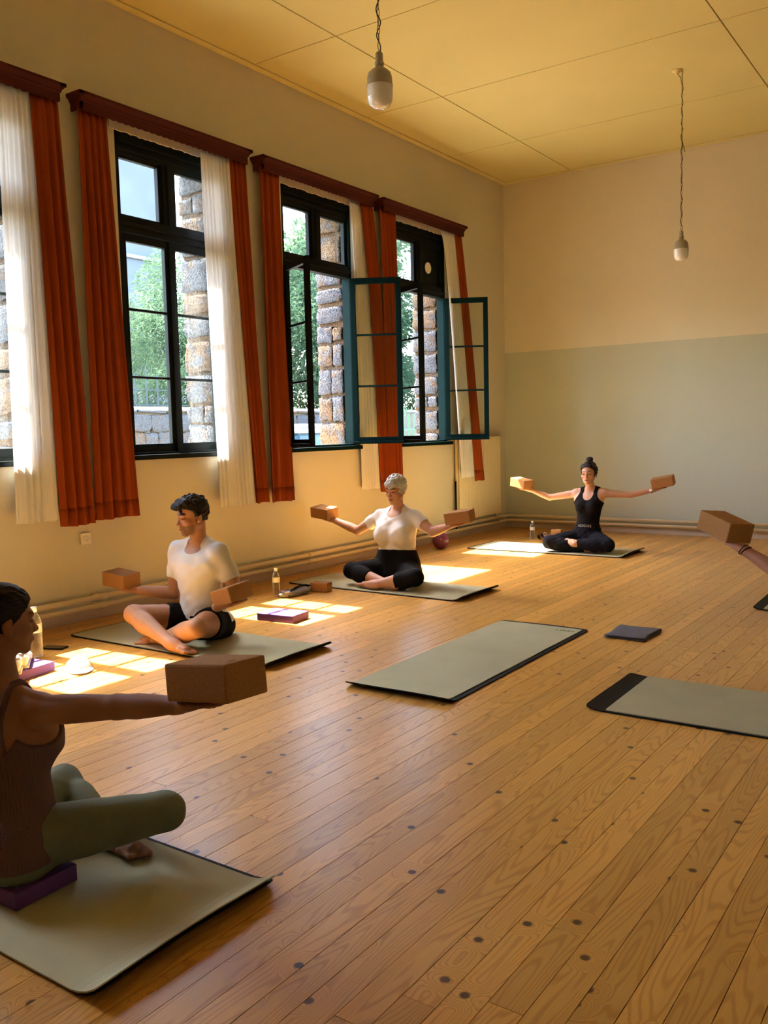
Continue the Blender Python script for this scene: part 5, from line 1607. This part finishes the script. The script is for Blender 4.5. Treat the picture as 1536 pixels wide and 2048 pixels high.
        if locks:
            rl = np.random.default_rng(locks[0]); n = 0
            R = (np.array([.074, .095, .080]) + np.array(off)) * 1.0
            while n < locks[1]:
                d_ = rl.normal(size=3); d_ /= np.linalg.norm(d_)
                p_ = np.array([0, -.013, .036]) + d_ * R * 0.97
                if p_[2] < nape + 0.015 or p_[1] > np.interp(p_[2], line[0], line[1]) - 0.004: continue
                nn = d_ / R; nn /= np.linalg.norm(nn)
                c_ = np.array(locks[2]) + np.array([0, 0, -0.5]) * (p_[2] < 0.03) + rl.normal(size=3) * 0.28
                c_ = c_ - nn * (c_ @ nn); c_ /= np.linalg.norm(c_)
                L_ = locks[3] * rl.uniform(0.6, 1.3); r0 = locks[4] * rl.uniform(0.7, 1.2)
                e_ = p_ + c_ * L_ - nn * (L_ * L_ * 5.0 - 0.002)
                m_ = (p_ + e_) / 2 + nn * 0.003
                ex.append((limb(w(*p_), w(*m_), np.array([r0 * .6, r0]) * hs), 0.004)); ex.append((limb(w(*m_), w(*e_), np.array([r0, r0 * .35]) * hs), 0.003))
                n += 1
        def fn(G):
            d = smax(G(cap), G(cut), 0.010)
            d = smax(d, -(G(plane(H + hz * nape * hs, hz))), 0.006)
            for p, k in ex: d = smin(d, G(p), k)
            return d - G(rough)
        lo = H - 0.22; hi = H + 0.24
        VQ = mesh_field(fn, lo, hi, 0.0032)
        l = (VQ[0] - H) @ M / hs
        a = np.arctan2(l[:, 0], l[:, 2] + 0.02)
        t = 0.5 + 0.5 * np.sin(a * 47 + 7 * np.sin(l[:, 1] * 25) + 5 * np.sin(l[:, 2] * 31))
        cc = np.array(col)[None] * (1 - tone + 2 * tone * t[:, None])
        return field_obj('hair', VQ, MAT['hair_mat'], self.root, cc)

mat_basic('white_cotton', (0.74, 0.71, 0.70), 0.9, 0.03, 12, 0.15, 350, spec=0.15)
mat_basic('black_cotton', (0.0055, 0.005, 0.0055), 0.85, 0.2, 14, 0.15, 300, spec=0.12)
mat_basic('navy_cotton', (0.0065, 0.007, 0.012), 0.85, 0.2, 14, 0.15, 300, spec=0.12)
mat_basic('sage_cotton', (0.16, 0.175, 0.115), 0.8, 0.08, 14, 0.12, 300, spec=0.2)
mat_basic('mauve_rib', (0.145, 0.085, 0.085), 0.85, 0.12, 14, 0.35, 170, spec=0.15, stretch=(1, 1, 0.06))
BH = 0.0955
def hb(k):
    c, ax, bx = HELD[k]; z = np.cross(nrm(ax), nrm(bx)); return (c, z, BH)

# ---- man in white T-shirt
man = Person(dict(pelvis=(1.165, -6.50, 0.115), neck=(1.155, -6.50, 0.600), head=(1.155, -6.545, 0.790), shR=(0.968, -6.50, 0.548), shL=(1.328, -6.50, 0.552),
    elR=(0.930, -6.52, 0.275), wrR=(0.690, -6.600, 0.283), elL=(1.418, -6.43, 0.288), wrL=(1.455, -6.650, 0.258),
    kneeR=(0.880, -6.815, 0.185), ankR=(1.300, -6.885, 0.060), toeR=(1.42, -6.885, 0.034), kneeL=(1.465, -6.830, 0.165), ankL=(1.085, -6.765, 0.045), toeL=(0.950, -6.83, 0.028)),
    True, 1.0, -110, -0.16, (0.46, 0.225, 0.125), (0.34, 0.12, 0.09), None, (0.018, 0.012, 0.009), 'man in a white T-shirt and black shorts sitting cross-legged with two cork blocks',
    {'R': hb('manR'), 'L': hb('manL')}, (0.97, 1.0, 1.0), 0.0045, stub=0.55)
man.tshirt(MAT['white_cotton'], off=0.009, hem=-0.01, sleeve=0.60, scoop=0.034, neck_r=0.062, fold=0.0035)
man.legwear('shorts', MAT['black_cotton'], 0.05, {'R': 0.46, 'L': 0.42}, off=0.009)
man.hair((0.014, 0.011, 0.010), strand=0.0007, locks=(6, 90, (-0.2, 1.0, 0.15), .045, .0105), off=(.010, .010, .016), line=([-.12, -.05, -.02, .01, .035, .058, .085, .12], [-.050, -.035, -.014, .010, .022, .060, .10, .12]), nape=-0.062,
    extra=[((-.045, .050, .094), (.045, .055, .094), [.024, .030, .024], .02), ((-.035, .085, .080), (.035, .090, .082), [.018, .024, .018], .018), ((-.01, .108, .066), (.03, .106, .072), [.010, .013], .012)])
# ---- grey-haired woman
grey = Person(dict(pelvis=(1.150, -4.27, 0.125), neck=(1.131, -4.205, 0.620), head=(1.140, -4.25, 0.795), shR=(0.945, -4.20, 0.556), shL=(1.300, -4.20, 0.560),
    elR=(0.712, -4.22, 0.430), wrR=(0.462, -4.200, 0.497), elL=(1.500, -4.25, 0.455), wrL=(1.672, -4.300, 0.512),
    kneeR=(0.842, -4.500, 0.125), ankR=(1.262, -4.590, 0.062), toeR=(1.42, -4.60, 0.034), kneeL=(1.520, -4.560, 0.125), ankL=(1.165, -4.630, 0.050), toeL=(0.985, -4.60, 0.030)),
    False, 1.0, -92, -0.17, (0.52, 0.27, 0.17), (0.38, 0.15, 0.12), None, (0.10, 0.07, 0.05), 'woman with short grey hair, white T-shirt and black leggings sitting cross-legged',
    {'R': hb('greyR'), 'L': hb('greyL')}, (1.22, 1.14, 1.38, 1.12, 0.575), 0.0045, arms=(1.12, 1.12))
grey.tshirt(MAT['white_cotton'], off=0.007, hem=0.145, sleeve=0.52, scoop=0.055, neck_r=0.060, fold=0.0025)
grey.legwear('leggings', MAT['black_cotton'], 0.165, {'R': 1.50, 'L': 1.42}, off=0.011, fold=0.001)
grey.hair((0.50, 0.50, 0.49), strand=0.0007, tone=0.20, locks=(5, 110, (0.25, 1.0, 0.0), .045, .0105), off=(.013, .015, .019), line=([-.12, -.05, -.02, .01, .03, .048, .085, .12], [-.045, -.028, -.008, .018, .045, .088, .10, .12]), nape=-0.068,
    extra=[((-.04, .070, .070), (.04, .076, .068), [.016, .020, .016], .02), ((-.050, .062, .052), (.0, .085, .056), [.010, .012], .012), ((0, .085, .056), (.050, .064, .050), [.012, .010], .012)])
# ---- woman in black by the far wall
back = Person(dict(pelvis=(1.815, -1.74, 0.130), neck=(1.822, -1.665, 0.628), head=(1.820, -1.705, 0.805), shR=(1.668, -1.66, 0.592), shL=(1.975, -1.66, 0.600),
    elR=(1.381, -1.70, 0.545), wrR=(1.195, -1.740, 0.622), elL=(2.225, -1.60, 0.585), wrL=(2.428, -1.535, 0.632),
    kneeR=(1.505, -1.985, 0.105), ankR=(1.900, -1.915, 0.055), toeR=(2.02, -1.86, 0.032), kneeL=(2.115, -1.945, 0.105), ankL=(1.775, -1.985, 0.110), toeL=(1.660, -1.93, 0.125)),
    False, 0.98, -84, -0.03, (0.58, 0.33, 0.22), (0.42, 0.18, 0.15), None, (0.03, 0.02, 0.015), 'woman in a black tank top and dark leggings sitting by the grey-green wall',
    {'R': hb('backR'), 'L': hb('backL')}, (0.94, 0.95, 0.85), 0.005, arms=(0.92, 0.92))
btop = back.tank(MAT['black_cotton'], hem=0.06, arm_r=0.090, neck_r=0.056, scoop=0.082)
back.legwear('leggings', MAT['navy_cotton'], 0.12, {'R': 1.88, 'L': 1.86}, off=0.011, fold=0.004)
back.hair((0.016, 0.010, 0.008), off=(.012, .014, .014), line=([-.12, -.05, -.02, .01, .04, .066, .09, .12], [-.045, -.030, -.012, .014, .040, .070, .09, .10]), nape=-0.070,
    extra=[((0, -.035, .118), (0, -.058, .145), [.026, .030], .012), ((-.02, -.05, .155), (.02, -.05, .152), [.018, .020], .012), ((.070, -.02, .0), (.078, -.045, -.05), [.016, .012], .015), ((-.070, .0, .03), (-.076, -.02, -.03), [.012, .010], .012)], strand=0.001, locks=(7, 90, (0, -1.0, 0.5), .04, .010))
def ring(name, P, c, ax, r, tr, mat, seg=28):
    ax = nrm(ax); u = nrm(np.cross(ax, V3(0.3, 0.2, 1))); v = np.cross(ax, u)
    bm = bmesh.new(); tube(bm, [Vector((c + r * (math.cos(a) * u + math.sin(a) * v)).tolist()) for a in np.linspace(0, 2 * math.pi, seg + 1)], tr, 8, cap=False)
    return bm_obj(name, bm, mat, P.root, smooth=True)
wa = nrm(back.J['wrL'] - back.J['elL'])
wt = ring('watch', back, back.J['wrL'] - wa * 0.012, wa, 0.026, 0.0045, MAT['phone_black'])
bm = bmesh.new(); bmesh.ops.create_cone(bm, cap_ends=True, segments=20, radius1=0.017, radius2=0.015, depth=0.008, matrix=Matrix.Translation(Vector((back.J['wrL'] - wa * 0.012 + V3(0.002, -0.027, 0.004)).tolist())) @ Matrix.Rotation(math.pi / 2, 4, 'X'))
bm_obj('watch_face', bm, MAT['white_print'], wt)
# lettering on the waist of her top, wrapped round the body
def wrap_text(P, body, size, w, depth, mat, span):
    cu = bpy.data.curves.new('lettering', 'FONT'); cu.body = body; cu.size = size; cu.extrude = 0.0004; cu.align_x = 'CENTER'; cu.space_character = 1.05
    to = bpy.data.objects.new('t', cu); me = bpy.data.meshes.new_from_object(to); bpy.data.objects.remove(to)
    bm = bmesh.new(); bm.from_mesh(me); bmesh.ops.subdivide_edges(bm, edges=[e for e in bm.edges if e.calc_length() > 0.01], cuts=2)
    a, b = span
    for v in bm.verts:
        th = v.co.x / ((a + b) / 2)
        p = P.J['pelvis'] + P.U * (w + v.co.y) + P.L * (a * math.sin(th)) + P.F * (b * math.cos(th) + v.co.z + depth)
        v.co = Vector(p.tolist())
    return bm_obj('lettering', bm, mat, btop)
mat_basic('shirt_print', (0.34, 0.33, 0.32), 0.6, 0.1, 30)
wrap_text(back, 'ADIDAS', 0.036, 0.118, 0.004, MAT['shirt_print'], (0.130, 0.098))
# ---- foreground woman, cut by the left edge
front = Person(dict(pelvis=(2.985, -8.965, 0.155), neck=(2.975, -8.965, 0.572), head=(2.952, -8.945, 0.770), shR=(3.120, -8.955, 0.535), shL=(2.830, -8.955, 0.535),
    elR=(3.400, -8.907, 0.577), wrR=(3.600, -8.875, 0.606), elL=(2.55, -8.91, 0.56), wrL=(2.33, -8.88, 0.60),
    kneeR=(3.290, -8.672, 0.175), ankR=(3.000, -8.600, 0.075), toeR=(2.86, -8.64, 0.040), kneeL=(2.740, -8.640, 0.135), ankL=(3.065, -8.700, 0.055), toeL=(3.17, -8.705, 0.035)),
    False, 0.90, 78, -0.08, (0.33, 0.155, 0.095), (0.24, 0.09, 0.07), None, (0.02, 0.013, 0.01), 'woman in a mauve top and sage leggings cut off by the left edge',
    {'R': hb('frontR'), 'L': ((2.235, -8.86, 0.68), (0.05, 0, 1), BH)}, (0.98, 1.0, 0.95), 0.004, arms=(1.05, 1.05))
front.tank(MAT['mauve_rib'], off=0.011, hem=-0.055, arm_r=0.105, neck_r=0.058, scoop=0.075, low_back=(0.060, 0.170, 0.135), top=0.80, strap=(0.066, 0.0075, 0.60), fold=0.0015)
front.legwear('leggings', MAT['sage_cotton'], 0.0, {'R': 1.85, 'L': 1.85}, off=0.005, fold=0.0012, seat_floor=0.0118)
front.hair((0.012, 0.008, 0.007), off=(.009, .012, .012), line=([-.12, -.05, -.02, .01, .04, .066, .09, .12], [-.045, -.018, -.002, .022, .046, .074, .09, .10]), nape=-0.085,
    extra=[((0, -.095, -.01), (0, -.115, -.05), [.030, .034], .02), ((0, -.115, -.05), (-.005, -.118, -.16), [.034, .018], .02)], strand=0.0012)
# ---- person beyond the right edge, only a forearm shows
right = Person(dict(pelvis=(5.02, -6.14, 0.125), neck=(5.02, -6.15, 0.645), head=(5.01, -6.20, 0.83), shR=(4.835, -6.15, 0.585), shL=(5.20, -6.15, 0.585),
    elR=(4.575, -6.165, 0.575), wrR=(4.335, -6.120, 0.712), elL=(5.46, -6.15, 0.56), wrL=(5.70, -6.12, 0.66),
    kneeR=(4.72, -6.40, 0.125), ankR=(5.13, -6.45, 0.062), toeR=(5.28, -6.45, 0.034), kneeL=(5.36, -6.42, 0.125), ankL=(5.00, -6.50, 0.05), toeL=(4.83, -6.48, 0.03)),
    False, 1.0, -92, -0.05, (0.46, 0.22, 0.135), (0.35, 0.14, 0.11), None, (0.03, 0.02, 0.015), 'person past the right edge whose bare forearm carries a cork block',
    {'R': hb('rightR'), 'L': ((5.80, -6.10, 0.745), (-0.1, 0, 1), BH)}, (1.0, 1.0, 1.0), 0.006)
right.tshirt(MAT['black_cotton'], hem=0.08, sleeve=0.4)
right.legwear('leggings', MAT['black_cotton'], 0.16, {'R': 1.8, 'L': 1.8}, off=0.007)
right.hair((0.03, 0.018, 0.012))
wa = nrm(right.J['wrR'] - right.J['elR'])
for k in range(2):
    ring('cord_bracelet', right, right.J['wrR'] - wa * (0.008 + 0.014 * k), wa + V3(0.35 * (k - 0.5), 0.1, 0.3), 0.0265, 0.0036, MAT['mat_black'])
